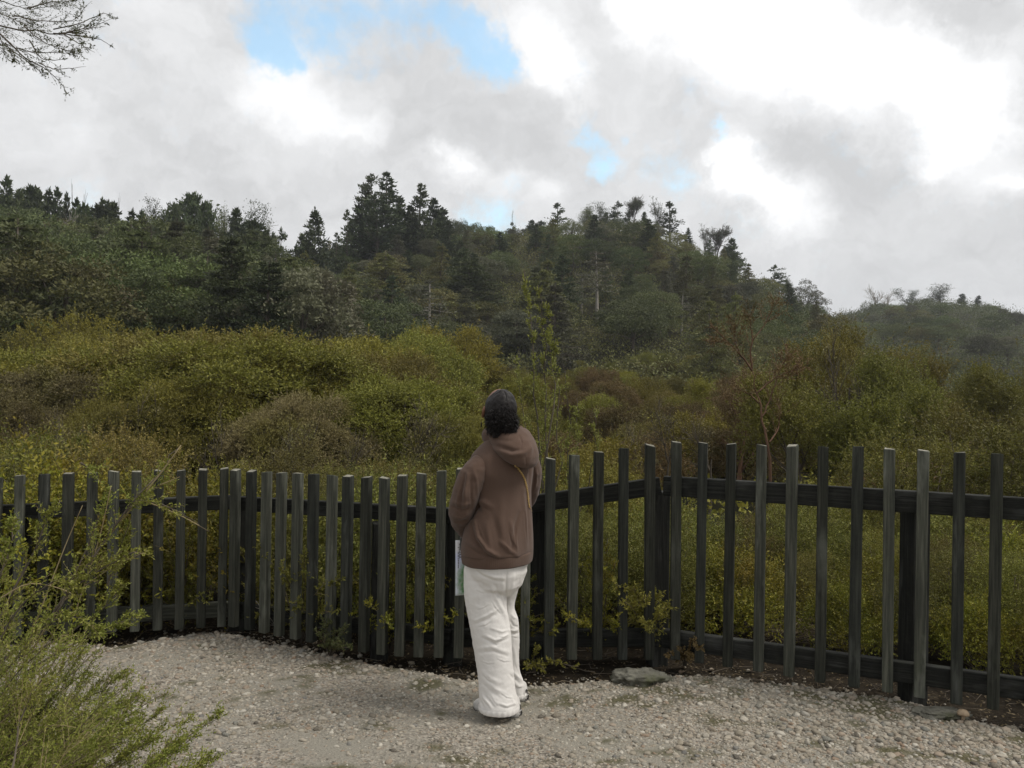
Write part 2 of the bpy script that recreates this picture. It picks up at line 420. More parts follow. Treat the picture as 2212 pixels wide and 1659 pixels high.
def make_ground():
    r = np.concatenate([np.linspace(0, 12, 40), 12 * (900 / 12.0) ** np.linspace(0.02, 1, 110)])
    a = np.concatenate([np.linspace(-50, 50, 260), np.linspace(52, 308, 90)]) * math.pi / 180
    rr, aa = np.meshgrid(r, a, indexing='ij')
    x, y = rr * np.sin(aa), rr * np.cos(aa)
    z = ground_z(x, y) - .02
    nr, na = rr.shape
    i = np.arange(nr - 1)[:, None] * na; j = np.arange(na)[None]; j2 = (j + 1) % na
    f = np.stack([i + j, i + na + j, i + na + j2, i + j2], -1).reshape(-1, 4)
    g = Geo(); g.add(np.stack([x, y, z], -1), f)
    m, nt, N, L, out = new_mat('forest_floor')
    v = objcoord(N, L)
    c1 = ramp(N, L, noise(N, L, 9, 8, v, .7), [(.3, (.01, .008, .006)), (.55, (.027, .021, .014)), (.75, (.06, .048, .032))])
    c2 = ramp(N, L, noise(N, L, .5, 6, v, .7), [(.35, (.012, .012, .006)), (.65, (.04, .036, .014))])
    gp = N.new('ShaderNodeNewGeometry'); sp = N.new('ShaderNodeSeparateXYZ'); L.new(gp.outputs['Position'], sp.inputs[0])
    mr = N.new('ShaderNodeMapRange'); mr.inputs['From Min'].default_value = 6; mr.inputs['From Max'].default_value = 9; L.new(sp.outputs['Y'], mr.inputs[0])
    pbsdf(N, L, out, mixc(N, L, mr.outputs[0], c1, c2), .95, bump(N, L, noise(N, L, 25, 6, v), .8, .03), .1)
    tag(link('ground', g.mesh('ground', m)), kind='structure')
make_ground()

# ------------------------------------------------------------------ fence line (measured pickets: top x, top y, foot x, foot y)
PK = [(-110, 1034, -114, 1379), (-59, 1032, -63.5, 1377), (-8, 1030, -12.5, 1375), (42.7, 1026.6, 38, 1373), (95, 1024, 90.5, 1371), (148, 1022, 143, 1368.5), (199.5, 1021, 195, 1366.5), (246, 1018, 241.5, 1364.5), (295, 1018, 290.5, 1363), (343, 1016, 339, 1360.5), (390.5, 1016, 386.5, 1358),
      (438, 1014, 433.5, 1354.5), (484, 1012, 479, 1352),
      (508.5, 1014.6, 504, 1353), (544, 1017, 539, 1359.5), (577, 1019, 571, 1366), (609, 1021, 603, 1373), (644, 1022, 638, 1379.5), (678, 1024, 672.5, 1386), (718, 1026.6, 712.5, 1393.5), (752, 1028, 746.5, 1400.5), (793, 1030, 786, 1407.5),
      (830.5, 1031.7, 824.5, 1412.5), (870, 1026.6, 863.5, 1416), (911, 1022.3, 904.5, 1417.5), (954, 1016.7, 947.5, 1418.5), (997, 1012, 990.5, 1419.5), (1043, 1007, 1037, 1420.5), (1088, 1003, 1082.5, 1421.5), (1138, 998, 1132.5, 1422.5),
      (1188.6, 991, 1184, 1424), (1240, 982.5, 1234, 1423), (1292.5, 976, 1288, 1423), (1345.5, 969, 1342, 1423), (1402, 962, 1399.5, 1423.5), (1460, 955, 1456, 1422.5),
      (1519, 956.5, 1511, 1430), (1580.8, 959, 1572, 1438.5), (1644.9, 961, 1638, 1448.7), (1711, 962.5, 1704, 1460), (1778.6, 964, 1771, 1471.8), (1853.8, 966, 1845, 1483), (1920, 969.7, 1915, 1493), (1996, 972.7, 1986, 1504.7), (2073, 977, 2065, 1518.8), (2154, 979.6, 2145, 1530), (2240, 983, 2230, 1545), (2330, 987, 2319, 1561)]
FOOT_Z = 0.07
def picket_world(row):
    b = PZ(row[2], row[3], FOOT_Z)
    d = b[1]
    t = P(row[0], row[1], d)
    return b, t[2], t
FEET = [picket_world(r) for r in PK]
FX = np.array([f[0][0] for f in FEET]); FY = np.array([f[0][1] for f in FEET])
def fence_y(x): return np.interp(x, FX, FY)

def box(g, cx, cy, cz, sx, sy, sz, ux=(1, 0, 0), uz=(0, 0, 1), slot=0, bev=0.004, top_slot=None):
    """bevelled beam: centre, sizes, axis directions"""
    ux = nrm(np.array(ux, float)); uz = nrm(np.array(uz, float)); uy = nrm(np.cross(uz, ux)); uz = np.cross(ux, uy)
    bm = bmesh.new(); bmesh.ops.create_cube(bm, size=1.0)
    for v in bm.verts: v.co = Vector((v.co.x * sx, v.co.y * sy, v.co.z * sz))
    if bev: bmesh.ops.bevel(bm, geom=list(bm.edges), offset=bev, segments=1, affect='EDGES', profile=.5)
    bm.verts.index_update()
    V = np.array([v.co[:] for v in bm.verts])
    V = np.array([cx, cy, cz]) + V[:, :1] * ux + V[:, 1:2] * uy + V[:, 2:3] * uz
    off = g.n; g.v.append(V); g.n += len(V)
    bm.faces.ensure_lookup_table()
    for f in bm.faces:
        s = top_slot if (top_slot is not None and f.normal.z > .9) else slot
        g.f.append((np.array([[v.index for v in f.verts]]) + off, s))
    bm.free()

def woodmat(name, a, b, c, vary=.45, moss=.35):
    m, nt, N, L, out = new_mat(name)
    oi = N.new('ShaderNodeObjectInfo')
    tc = N.new('ShaderNodeTexCoord'); ad = N.new('ShaderNodeVectorMath'); ad.operation = 'MULTIPLY_ADD'
    ad.inputs[1].default_value = (1, 1, 1); L.new(tc.outputs['Object'], ad.inputs[0])
    cb = N.new('ShaderNodeCombineXYZ'); mu = N.new('ShaderNodeMath'); mu.operation = 'MULTIPLY'; mu.inputs[1].default_value = 37.0
    L.new(oi.outputs['Random'], mu.inputs[0]); L.new(mu.outputs[0], cb.inputs[0]); L.new(mu.outputs[0], cb.inputs[2]); L.new(cb.outputs[0], ad.inputs[2])
    mp = N.new('ShaderNodeMapping'); mp.inputs['Scale'].default_value = (1, 1, .035); L.new(ad.outputs[0], mp.inputs[0])
    grain = noise(N, L, 90, 5, mp.outputs[0], .65)
    mp2 = N.new('ShaderNodeMapping'); mp2.inputs['Scale'].default_value = (1, 1, .18); L.new(ad.outputs[0], mp2.inputs[0])
    patch = noise(N, L, 11, 5, mp2.outputs[0], .6)
    col = ramp(N, L, grain, [(.25, a), (.5, b), (.78, c)])
    worn = N.new('ShaderNodeMapRange'); worn.inputs['From Min'].default_value = .55; worn.inputs['From Max'].default_value = .72; L.new(patch, worn.inputs[0])
    col = mixc(N, L, worn.outputs[0], col, tuple(min(1, k * 2.4 + .025) for k in b))
    fine = noise(N, L, 30, 4, ad.outputs[0])
    mo = N.new('ShaderNodeMapRange'); mo.inputs['From Min'].default_value = .5; mo.inputs['From Max'].default_value = .75; mo.inputs['To Max'].default_value = moss; L.new(fine, mo.inputs[0])
    col = mixc(N, L, mo.outputs[0], col, (.06, .068, .045))
    h = N.new('ShaderNodeHueSaturation'); mr = N.new('ShaderNodeMapRange'); mr.inputs['To Min'].default_value = 1 - vary; mr.inputs['To Max'].default_value = 1 + vary
    fr = N.new('ShaderNodeMath'); fr.operation = 'FRACT'; m5 = N.new('ShaderNodeMath'); m5.operation = 'MULTIPLY'; m5.inputs[1].default_value = 5.77
    L.new(oi.outputs['Random'], m5.inputs[0]); L.new(m5.outputs[0], fr.inputs[0]); L.new(fr.outputs[0], mr.inputs[0]); L.new(mr.outputs[0], h.inputs['Value']); L.new(col, h.inputs['Color'])
    pbsdf(N, L, out, h.outputs[0], .9, bump(N, L, grain, .9, .006), .15)
    return m
M['picket'] = woodmat('weathered_grey_timber', (.019, .02, .017), (.046, .048, .038), (.105, .104, .082))
M['picket_dark'] = woodmat('dark_stained_timber', (.014, .015, .013), (.03, .032, .027), (.06, .062, .05), .25, .2)
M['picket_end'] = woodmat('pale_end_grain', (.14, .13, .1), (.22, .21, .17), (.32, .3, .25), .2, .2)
M['rail'] = woodmat('charcoal_rail_timber', (.011, .0115, .0105), (.022, .0225, .02), (.05, .05, .043), .15, .2)

def make_fence():
    rng = np.random.default_rng(3)
    fence = empty('picket_fence', (FX[35], FY[35], 0), 'dark weathered timber picket fence with square pickets bending along the gravel edge', 'fence')
    inv = Vector((-FX[35], -FY[35], 0))
    dark = {4, 14, 18, 20, 30, 33, 41, 44, 36}
    for i, (b, zt, t) in enumerate(FEET):
        j = min(max(i, 1), len(FEET) - 2)
        dirv = np.array([FX[j + 1] - FX[j - 1], FY[j + 1] - FY[j - 1], 0])
        if i in (12, 13): dirv = np.array([FX[i + (1 if i == 13 else 0)] - FX[i - (0 if i == 13 else 1)], FY[i + (1 if i == 13 else 0)] - FY[i - (0 if i == 13 else 1)], 0])
        g = Geo()
        up = t - b
        up[1] = rng.normal() * .004
        L_ = zt - FOOT_Z
        tw = rng.normal() * .05
        dd = np.array([dirv[0] * math.cos(tw) - dirv[1] * math.sin(tw), dirv[0] * math.sin(tw) + dirv[1] * math.cos(tw), 0])
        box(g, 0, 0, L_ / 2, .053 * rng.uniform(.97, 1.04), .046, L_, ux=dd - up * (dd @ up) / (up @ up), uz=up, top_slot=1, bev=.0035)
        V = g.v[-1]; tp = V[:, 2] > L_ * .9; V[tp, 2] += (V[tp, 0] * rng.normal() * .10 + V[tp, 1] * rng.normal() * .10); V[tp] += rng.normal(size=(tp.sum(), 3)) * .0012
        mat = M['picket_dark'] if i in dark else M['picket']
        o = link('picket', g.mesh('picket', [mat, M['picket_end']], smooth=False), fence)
        o.location = Vector(b) + inv
        if i in dark: o['label'] = 'blackened picket'
    # rails run behind the pickets
    nr_ = []
    def back(i, off):
        j0, j1 = max(i - 1, 0), min(i + 1, len(FX) - 1)
        t = nrm(np.array([FX[j1] - FX[j0], FY[j1] - FY[j0]])); return np.array([FX[i], FY[i]]) + off * np.array([-t[1], t[0]])
    cA, cB = 34.5, 12.5
    def at(i, off):
        lo = int(math.floor(i)); fr = i - lo
        a = np.array([FX[lo], FY[lo]]); b_ = np.array([FX[min(lo + 1, len(FX) - 1)], FY[min(lo + 1, len(FX) - 1)]])
        return a * (1 - fr) + b_ * fr + np.array([0, off])
    pA, pB = at(34.55, .085), at(12.5, .10)
    pM = at(25.6, .075)
    L0, R0 = at(0, .062), at(47, .075)
    def rail(p, q, z0, z1, h, mat='rail'):
        g = Geo(); a = np.array([p[0], p[1], z0]); b_ = np.array([q[0], q[1], z1]); c = (a + b_) / 2; d = b_ - a
        # built along local Z so the grain runs lengthwise
        Ln = np.linalg.norm(d)
        box(g, 0, 0, 0, .045, h, Ln, ux=(1, 0, 0), uz=(0, 0, 1), bev=.004)
        o = link('rail', g.mesh('rail', M[mat], smooth=False), fence)
        dz = Vector(d).normalized(); up = Vector((0, 0, 1)); dy = (up - dz * up.dot(dz)).normalized(); dx = dy.cross(dz)
        m4 = Matrix.Identity(4)
        for k in range(3): m4[k][0] = dx[k]; m4[k][1] = dy[k]; m4[k][2] = dz[k]
        m4.translation = Vector(c) + inv
        o.matrix_local = m4
    rail(pA + (.01, 0), R0, 1.045, 1.05, .112)
    rail(pM, pA - (.012, 0), .86, 1.045, .1)
    rail(pB + (.03, 0), pM - (.004, 0), .828, .856, .09)
    rail(L0, pB - (.03, 0), .79, .835, .09)
    rail(pA + (.01, 0), R0, .165, .175, .105)
    rail(pM, pA - (.012, 0), .155, .165, .1)
    rail(pB + (.03, 0), pM - (.004, 0), .15, .155, .09)
    rail(L0, pB - (.03, 0), .14, .15, .095, 'picket')
    def post(p, ztop, s=.1, off=.085):
        g = Geo(); h = ztop + .35
        box(g, 0, 0, 0, s, s, h, ux=(1, .25, 0), bev=.005)
        o = link('post', g.mesh('post', M['rail'], smooth=False), fence); o.location = Vector((p[0], p[1] + off, ztop - h / 2)) + inv
    post(pA, 1.0); post(pB, .78); post(pM, .81); post(at(21.6, .075), .79); post(at(43.25, .075), 1.0, .105); post(at(2.4, .062), .75); post(at(29.5, .08), .93)
make_fence()

# ------------------------------------------------------------------ gravel path and pebbles
GE = [(-900, 1420), (0, 1392), (250, 1398), (330, 1383), (430, 1376), (500, 1381), (600, 1400), (700, 1421), (800, 1436), (900, 1452), (1000, 1474), (1100, 1487), (1200, 1489), (1300, 1486), (1400, 1482), (1500, 1470), (1600, 1470), (1700, 1480), (1800, 1494), (1900, 1514), (2050, 1548), (2212, 1592), (2500, 1660), (3000, 1760)]
_ge = np.array([PZ(a, b, 0.0) for a, b in GE])
def gravel_edge(x): return np.interp(x, _ge[:, 0], _ge[:, 1])
def relief(x, y):
    p = np.stack([x * 1.1, y * 1.1, 0 * x], -1).reshape(-1, 3)
    return (fbm(p, 4, 9).reshape(x.shape)) * .012 + .012

def moss_f(x, y):
    f = 1.15 * fbm(np.stack([x * 6.5, y * 10, 0 * x], -1).reshape(-1, 3), 5, 55).reshape(np.shape(x))
    return sstep(.0, .7, f + .5 * sstep(.5, 1.8, x) - .52 + .75 * np.exp(-((x - .95) ** 2 / .2 + (y - 4.12) ** 2 / .02)) + .5 * np.exp(-np.clip(gravel_edge(x) - y, 0, 9) / .12))

def make_gravel():
    xs = np.arange(-5.0, 6.0, .045); n = len(xs)
    g = Geo(); rows = []
    ts = np.linspace(0, 1, 150)
    X, T = np.meshgrid(xs, ts, indexing='ij')
    rngw = fbm(np.stack([xs * 4, 0 * xs, 0 * xs], -1), 4, 21) * .05
    Yb = -1.5
    E = gravel_edge(xs) + rngw + .03
    Y = Yb + (E[:, None] - Yb) * T
    Z = relief(X, Y) + .004
    Z[:, -1] = -.015
    i = np.arange(n - 1)[:, None] * len(ts); j = np.arange(len(ts) - 1)[None]
    f = np.stack([i + j, i + len(ts) + j, i + len(ts) + j + 1, i + j + 1], -1).reshape(-1, 4)
    g.add(np.stack([X, Y, Z], -1), f)
    m, nt, N, L, out = new_mat('compacted_gravel')
    v = objcoord(N, L)
    vo = N.new('ShaderNodeTexVoronoi'); vo.inputs['Scale'].default_value = 95; L.new(v, vo.inputs['Vector'])
    sep = N.new('ShaderNodeSeparateColor'); L.new(vo.outputs['Color'], sep.inputs[0])
    cs = ramp(N, L, sep.outputs[0], [(0, (.1, .09, .075)), (.3, (.19, .17, .14)), (.6, (.26, .235, .195)), (.85, (.35, .32, .27)), (1, (.22, .16, .11))])
    sand = ramp(N, L, noise(N, L, 300, 3, v), [(.3, (.165, .153, .125)), (.7, (.305, .285, .237))])
    big = noise(N, L, 1.6, 5, v, .6)
    mr = N.new('ShaderNodeMapRange'); mr.inputs['From Min'].default_value = .42; mr.inputs['From Max'].default_value = .6; L.new(big, mr.inputs[0])
    c = mixc(N, L, mr.outputs[0], cs, sand)
    # moss and dirt patches
    at = N.new('ShaderNodeAttribute'); at.attribute_name = 'moss'
    mcol = ramp(N, L, noise(N, L, 45, 6, v, .7), [(.3, (.03, .026, .014)), (.55, (.065, .062, .02)), (.75, (.11, .092, .05))])
    mm = N.new('ShaderNodeMath'); mm.operation = 'MULTIPLY'; mm.inputs[1].default_value = .8; L.new(at.outputs['Fac'], mm.inputs[0])
    c = mixc(N, L, mm.outputs[0], c, mcol)
    pbsdf(N, L, out, c, .95, bump(N, L, vo.outputs['Distance'], .6, .006), .1)
    gm = g.mesh('gravel_path', m); at_ = gm.attributes.new('moss', 'FLOAT', 'POINT'); at_.data.foreach_set('value', moss_f(X, Y).astype(np.float32).ravel())
    tag(link('gravel_path', gm), kind='structure')

    # loose pebbles
    rng = np.random.default_rng(8)
    bm = bmesh.new(); bmesh.ops.create_icosphere(bm, subdivisions=1, radius=1.0)
    ico = np.array([v.co[:] for v in bm.verts]); icf = np.array([[v.index for v in f.verts] for f in bm.faces]); bm.free()
    bm = bmesh.new(); bmesh.ops.create_icosphere(bm, subdivisions=2, radius=1.0)
    ico2 = np.array([v.co[:] for v in bm.verts]); icf2 = np.array([[v.index for v in f.verts] for f in bm.faces]); bm.free()
    n = 215000
    x = rng.uniform(-2.9, 3.5, n); y = rng.uniform(2.95, 5.4, n)
    e = gravel_edge(x) + fbm(np.stack([x * 4, 0 * x, 0 * x], -1), 4, 21) * .05
    d = e - y
    dens = fbm(np.stack([x * 1.3, y * 1.3, 0 * x], -1), 3, 33)
    pr = np.clip(.82 + dens * .5 + sstep(.2, 1.4, x) * .25 - .75 * np.exp(-((x + .75) ** 2 / .35 + (y - 3.5) ** 2 / .06)) - .45 * np.exp(-((x + .9) ** 2 / .6 + (y - 4.25) ** 2 / .03)) - .6 * np.exp(-((x - .95) ** 2 / .16 + (y - 4.12) ** 2 / .012)), .12, 1)
    pr *= 1 - .6 * moss_f(x, y)
    pr *= np.where(d < 0, np.exp(d / .07) * .35, 1)
    keep = rng.random(n) < pr
    x, y, d = x[keep], y[keep], d[keep]; n = len(x)
    s = np.exp(rng.normal(math.log(.0046), .44, n)); s *= 1 + .3 * sstep(.4, 2.0, x) + .45 * np.exp(-np.clip(d, 0, 9) / .15) * (x < 0)
    s = np.clip(s, .0026, .019)
    def pebbles(sel, base, faces, name):
        k = len(sel); nv = len(base)
        a = rng.uniform(0, 2 * np.pi, k); ca, sa = np.cos(a), np.sin(a)
        sc = s[sel][:, None] * np.stack([rng.uniform(.8, 1.5, k), rng.uniform(.7, 1.1, k), rng.uniform(.45, .8, k)], 1)
        V = base[None] * (1 + rng.uniform(-.32, .3, (k, nv, 1))) * sc[:, None]
        Vx = V[..., 0] * ca[:, None] - V[..., 1] * sa[:, None] + x[sel][:, None]
        Vy = V[..., 0] * sa[:, None] + V[..., 1] * ca[:, None] + y[sel][:, None]
        zz = np.where(d[sel] > 0, relief(x[sel], y[sel]), -.012)
        Vz = V[..., 2] + (zz + sc[:, 2] * .45)[:, None]
        return np.stack([Vx, Vy, Vz], -1).reshape(-1, 3), (np.arange(k)[:, None, None] * nv + faces[None]).reshape(-1, 3)
    g = Geo()
    big = np.nonzero(s > .011)[0]; sm = np.nonzero(s <= .011)[0]
    v1, f1 = pebbles(sm, ico[:12] if len(ico) == 12 else ico, icf, 'a'); g.add(v1, f1)
    v2, f2 = pebbles(big, ico2, icf2, 'b'); g.add(v2, f2)
    m, nt, N, L, out = new_mat('pebble_stone')
    ge = N.new('ShaderNodeNewGeometry')
    c = ramp(N, L, ge.outputs['Random Per Island'], [(0, (.07, .06, .05)), (.08, (.2, .17, .13)), (.22, (.33, .285, .215)), (.34, (.17, .17, .15)), (.44, (.42, .375, .3)), (.56, (.29, .235, .175)), (.68, (.48, .44, .365)), (.78, (.25, .16, .1)), (.83, (.38, .345, .28)), (.94, (.58, .54, .46)), (1, (.11, .11, .11))])
    v = objcoord(N, L)
    c = mixc(N, L, .34, c, ramp(N, L, noise(N, L, 160, 4, v), [(.3, (.085, .077, .062)), (.7, (.27, .25, .2))]))
    pbsdf(N, L, out, c, .85, None, .2)
    o = link('gravel', g.mesh('gravel', m)); tag(o, 'loose mixed pebbles scattered over the path', 'gravel', kind='stuff')
make_gravel()

def stonemat(name, a, b, moss):
    m, nt, N, L, out = new_mat(name)
    v = objcoord(N, L); f = noise(N, L, 14, 7, v, .65)
    c = ramp(N, L, f, [(.3, a), (.7, b)])
    c = mixc(N, L, ramp(N, L, noise(N, L, 7, 5, v), [(.5, (0, 0, 0)), (.66, (.8, .8, .8))]), c, moss)
    pbsdf(N, L, out, c, .95, bump(N, L, f, .7, .02), .1)
    return m
M['rock'] = stonemat('lichen_rock', (.075, .072, .058), (.26, .25, .205), (.05, .055, .022))

def rock(px0, px1, py0, py1, h, seed, label):
    c = PZ((px0 + px1) / 2, (py0 + py1) / 2 + 6, 0.02)
    rx = (px1 - px0) / 2 / FPX * c[1]; ry = rx * .55
    bm = bmesh.new(); bmesh.ops.create_icosphere(bm, subdivisions=5, radius=1.0)
    V = np.array([v.co[:] for v in bm.verts]); F = np.array([[v.index for v in f.verts] for f in bm.faces]); bm.free()
    q = 1 + .30 * fbm(V * 1.3 + seed * 7, 3, seed)[:, None] + .16 * fbm(V * 5 + seed, 4, seed + 3)[:, None]
    V = V * q; V[:, 2] = np.sign(V[:, 2]) * np.abs(V[:, 2]) ** .7
    V = V * [rx, ry, h]
    g = Geo(); g.add(V, F)
    o = link('rock', g.mesh('rock', M['rock'])); o.location = c
    tag(o, label, 'rock')
rock(1322, 1446, 1424, 1506, .066, 4, 'flat pale rock with moss half buried in the soil below the fence bend')
rock(1975, 2085, 1520, 1556, .03, 9, 'thin flat dark stone at the gravel edge under the right end of the fence')

def leaf_litter():
    """fallen leaves, bits of twig and crumbs on the bare soil under the fence"""
    rng = np.random.default_rng(19); n = 5200; g = Geo()
    x = rng.uniform(-3.2, 3.6, n); lo = gravel_edge(x) - .06; hi = fence_y(x) + .7
    y = lo + (hi - lo) * rng.random(n) ** 1.2
    D = nrm(np.stack([rng.normal(size=n), rng.normal(size=n), rng.normal(size=n) * .22], 1))
    z = rng.uniform(-.012, .006, n) + np.where(y > 5.2, ground_z(x, y), 0)
    v, f = diamonds(rng, np.stack([x, y, z], 1), D, .02 * rng.uniform(.5, 1.6, n), .009 * rng.uniform(.5, 1.4, n), flat=np.array([0, 0, 1.0]) + rng.normal(size=(n, 3)) * .35); g.add(v, f)
    for i in range(420):
        a = rng.uniform(0, 6.28); L_ = rng.uniform(.04, .16); k = rng.integers(0, n); p = np.array([x[k], y[k], z[k] + .006]); d = np.array([math.cos(a), math.sin(a), rng.normal() * .12])
        tube(g, np.array([p, p + d * L_ * .5 + rng.normal(size=3) * .006, p + d * L_]), [.0022, .0018, .001], 4, 1)
    m = leafmat('fallen_leaf', [(.035, .022, .012), (.07, .045, .024), (.12, .085, .045), (.2, .15, .09)], None, cv=1.0, val=0)
    o = link('leaf_litter', g.mesh('leaf_litter', [m, M['bark']], smooth=False)); tag(o, 'brown fallen leaves and bits of twig on the soil under the fence', 'leaf litter', kind='stuff')
leaf_litter()

# ------------------------------------------------------------------ plant prototypes (meshes shared by copies)
def spaced(rng, n, zs, z0, gap):
    """directions on a dome kept apart from each other, so that hollows stay between the lobes"""
    out = []
    for _ in range(n * 60):
        d = rng.normal(size=3); d[2] = abs(d[2]) * zs + z0; d /= np.linalg.norm(d)
        if all(d @ o < math.cos(gap) for o in out): out.append(d)
        elif rng.random() < .0015: gap *= .985
        if len(out) == n: break
    return np.array(out)

def lump(rng, n=7):
    c = nrm(rng.normal(size=(n, 3))); a = rng.uniform(-.28, .38, n); s = rng.uniform(.35, .8, n)
    def f(d):
        return 1 + sum(a[i] * np.exp(-((1 - d @ c[i]) / s[i]) ** 2 * 3) for i in range(n))
    return f

def shrub_mesh(name, seed, h, rad, lobes, per, leaves, Ln, Wd, leaf, bark='bark', spray=.3, droop=.05, twig=.004, stem_obj=False, leaders=18, upness=.45, squash=.8):
    """a bush: stems fan out to lobes, each lobe a billow of short leafy twigs round a hollow dark middle"""
    rng = np.random.default_rng(seed)
    g = Geo(); gs = Geo() if stem_obj else g
    d = spaced(rng, lobes, 1.0, -.05, .52 if lobes > 14 else .7); lobes = len(d)
    lr = rad * rng.uniform(.2, .36, lobes) * (1 if lobes > 14 else 1.25)
    c = d * rng.uniform(.5, .95, (lobes, 1)) * np.array([rad, rad, h * .5]); c[:, 2] += h * .3
    c[:, 2] = np.minimum(c[:, 2], h - lr * squash)
    for i in range(lobes):
        base = np.array([rng.normal() * .05 * rad, rng.normal() * .05 * rad, -.1]); e = c[i] + [0, 0, lr[i] * .3]
        m1 = base * .55 + e * .45 + rng.normal(size=3) * .06 * rad
        tube(gs, np.array([base, base * .8 + m1 * .2 + [0, 0, .1 * h], m1, (m1 + e) / 2 + rng.normal(size=3) * .03 * rad, e]), np.array([.014, .012, .009, .006, .003]) * h * .8, 5, 0 if stem_obj else 1)
    k = lobes * per
    n = nrm(rng.normal(size=(lobes, per, 3)) + [0, 0, .35])
    wob = 1 + .22 * fbm((n + np.arange(lobes)[:, None, None] * 3.7).reshape(-1, 3) * 2.2, 2, seed).reshape(lobes, per, 1)
    O = (c[:, None] + n * lr[:, None, None] * wob * np.where(rng.random((lobes, per, 1)) < .8, rng.uniform(.72, 1.0, (lobes, per, 1)), rng.uniform(.3, .7, (lobes, per, 1))) * [1, 1, squash]).reshape(-1, 3)
    O[:, 2] = np.maximum(O[:, 2], .02 * h)
    D = nrm(n.reshape(-1, 3) * .6 + np.array([0, 0, upness]) + rng.normal(size=(k, 3)) * .38)
    sprays(g, rng, O, D, spray * rng.uniform(.45, 1.3, k), leaves, Ln, Wd, droop, 0, twig=twig, twig_slot=1)
    top = np.argsort(-O[:, 2])[:k // 2]; q = rng.choice(top, leaders)
    sprays(g, rng, O[q], nrm(D[q] * .5 + np.array([0, 0, .7]) + rng.normal(size=(leaders, 3)) * .2), spray * 2.2 * rng.uniform(.6, 1.3, leaders), leaves * 2, Ln, Wd, droop * .5, 0, twig=twig, twig_slot=1)
    me = g.mesh(name, [M[leaf], M[bark]], smooth=False)
    if stem_obj: return me, gs.mesh(name + '_stems', M[bark])
    return me

def tall_bush(seed, h, rad, leaf):
    """old manuka: bare stems hold up a wide crown of many arching billows"""
    rng = np.random.default_rng(seed); g = Geo(); lobes = 46; per = 230
    d = spaced(rng, lobes, 1.0, -.25, .42); lobes = len(d)
    lr = rad * rng.uniform(.15, .27, lobes)
    c = d * rng.uniform(.6, 1.05, (lobes, 1)) * np.array([rad, rad, h * .42]); c[:, 2] += h * .52
    c[:, 2] = np.clip(c[:, 2], .29 * h, h - lr * .4)
    for i in range(0, lobes, 3):
        b = np.array([rng.normal() * .08, rng.normal() * .08, -.1]); e = c[i]; m = b * .5 + e * .5 + rng.normal(size=3) * .1; m[2] = e[2] * .45
        tube(g, np.array([b, b * .6 + m * .4 + [0, 0, .1], m, e * .75 + m * .25, e]), [.05, .04, .03, .018, .008], 5, 1)
    n = nrm(rng.normal(size=(lobes, per, 3)) + [0, 0, .45]); n = nrm(n + d[:, None] * .5)
    O = (c[:, None] + n * lr[:, None, None] * rng.uniform(.5, 1.0, (lobes, per, 1)) * [1.2, 1.2, .55]).reshape(-1, 3)
    out_ = nrm(n.reshape(-1, 3) * [1, 1, .3])
    D = nrm(out_ * .75 + [0, 0, .3] + rng.normal(size=O.shape) * .3)
    k = len(O)
    sprays(g, rng, O, D, .36 * rng.uniform(.4, 1.35, k), 14, .052, .025, .22, 0, twig=.004, twig_slot=1, spread=.6)
    q = rng.integers(0, k, 60); sprays(g, rng, O[q], nrm(D[q] * .6 + [0, 0, .6]), .6 * rng.uniform(.5, 1.3, 60), 26, .045, .02, .1, 0, twig=.006, twig_slot=1, spread=.6)
    return g.mesh('tall_manuka', [M[leaf], M['bark']], smooth=False)

def broadleaf_mesh(name, seed, h, rad, leaf, n=34, per=330, Ls=.2, bark='bark', base=.3, gap=.5, flat=.62, big=1.0):
    rng = np.random.default_rng(seed); g = Geo(); f = lump(rng, 9)
    tube(g, np.array([[0, 0, -.8], [.1, 0, h * .25], [.0, .15, h * .5], [.1, .1, h * .8]]), np.array([.05, .04, .03, .012]) * h * .6, 6, 1)
    d = spaced(rng, n, 1.1, -.25, gap); n = len(d)
    c = d * f(d)[:, None] * np.array([rad, rad, h * (1 - base) * .55]) * rng.uniform(.6, 1, (n, 1)); c[:, 2] += h * base + h * (1 - base) * .45
    for i in range(0, n, 6): tube(g, np.array([[0, 0, h * .35], c[i] * [.5, .5, .8], c[i]]), np.array([.018, .012, .005]) * h * .6, 4, 1)
    cr = rad * rng.uniform(.2, .38, n) * big
    nn = nrm(rng.normal(size=(n, per, 3))); nn[..., 2] = np.abs(nn[..., 2]) - .35; nn = nrm(nn)
    q = c[:, None] + nn * (cr[:, None, None] * rng.uniform(.6, 1.05, (n, per, 1))) * [1.15, 1.15, flat]
    dd = nrm(nn * .8 + rng.normal(size=nn.shape) * .6)
    v, fa = diamonds(rng, q.reshape(-1, 3), dd.reshape(-1, 3), Ls * rng.uniform(.5, 1.3, n * per), Ls * .55 * rng.uniform(.6, 1.2, n * per)); g.add(v, fa, 0)
    return g.mesh(name, [M[leaf], M[bark]], smooth=False)

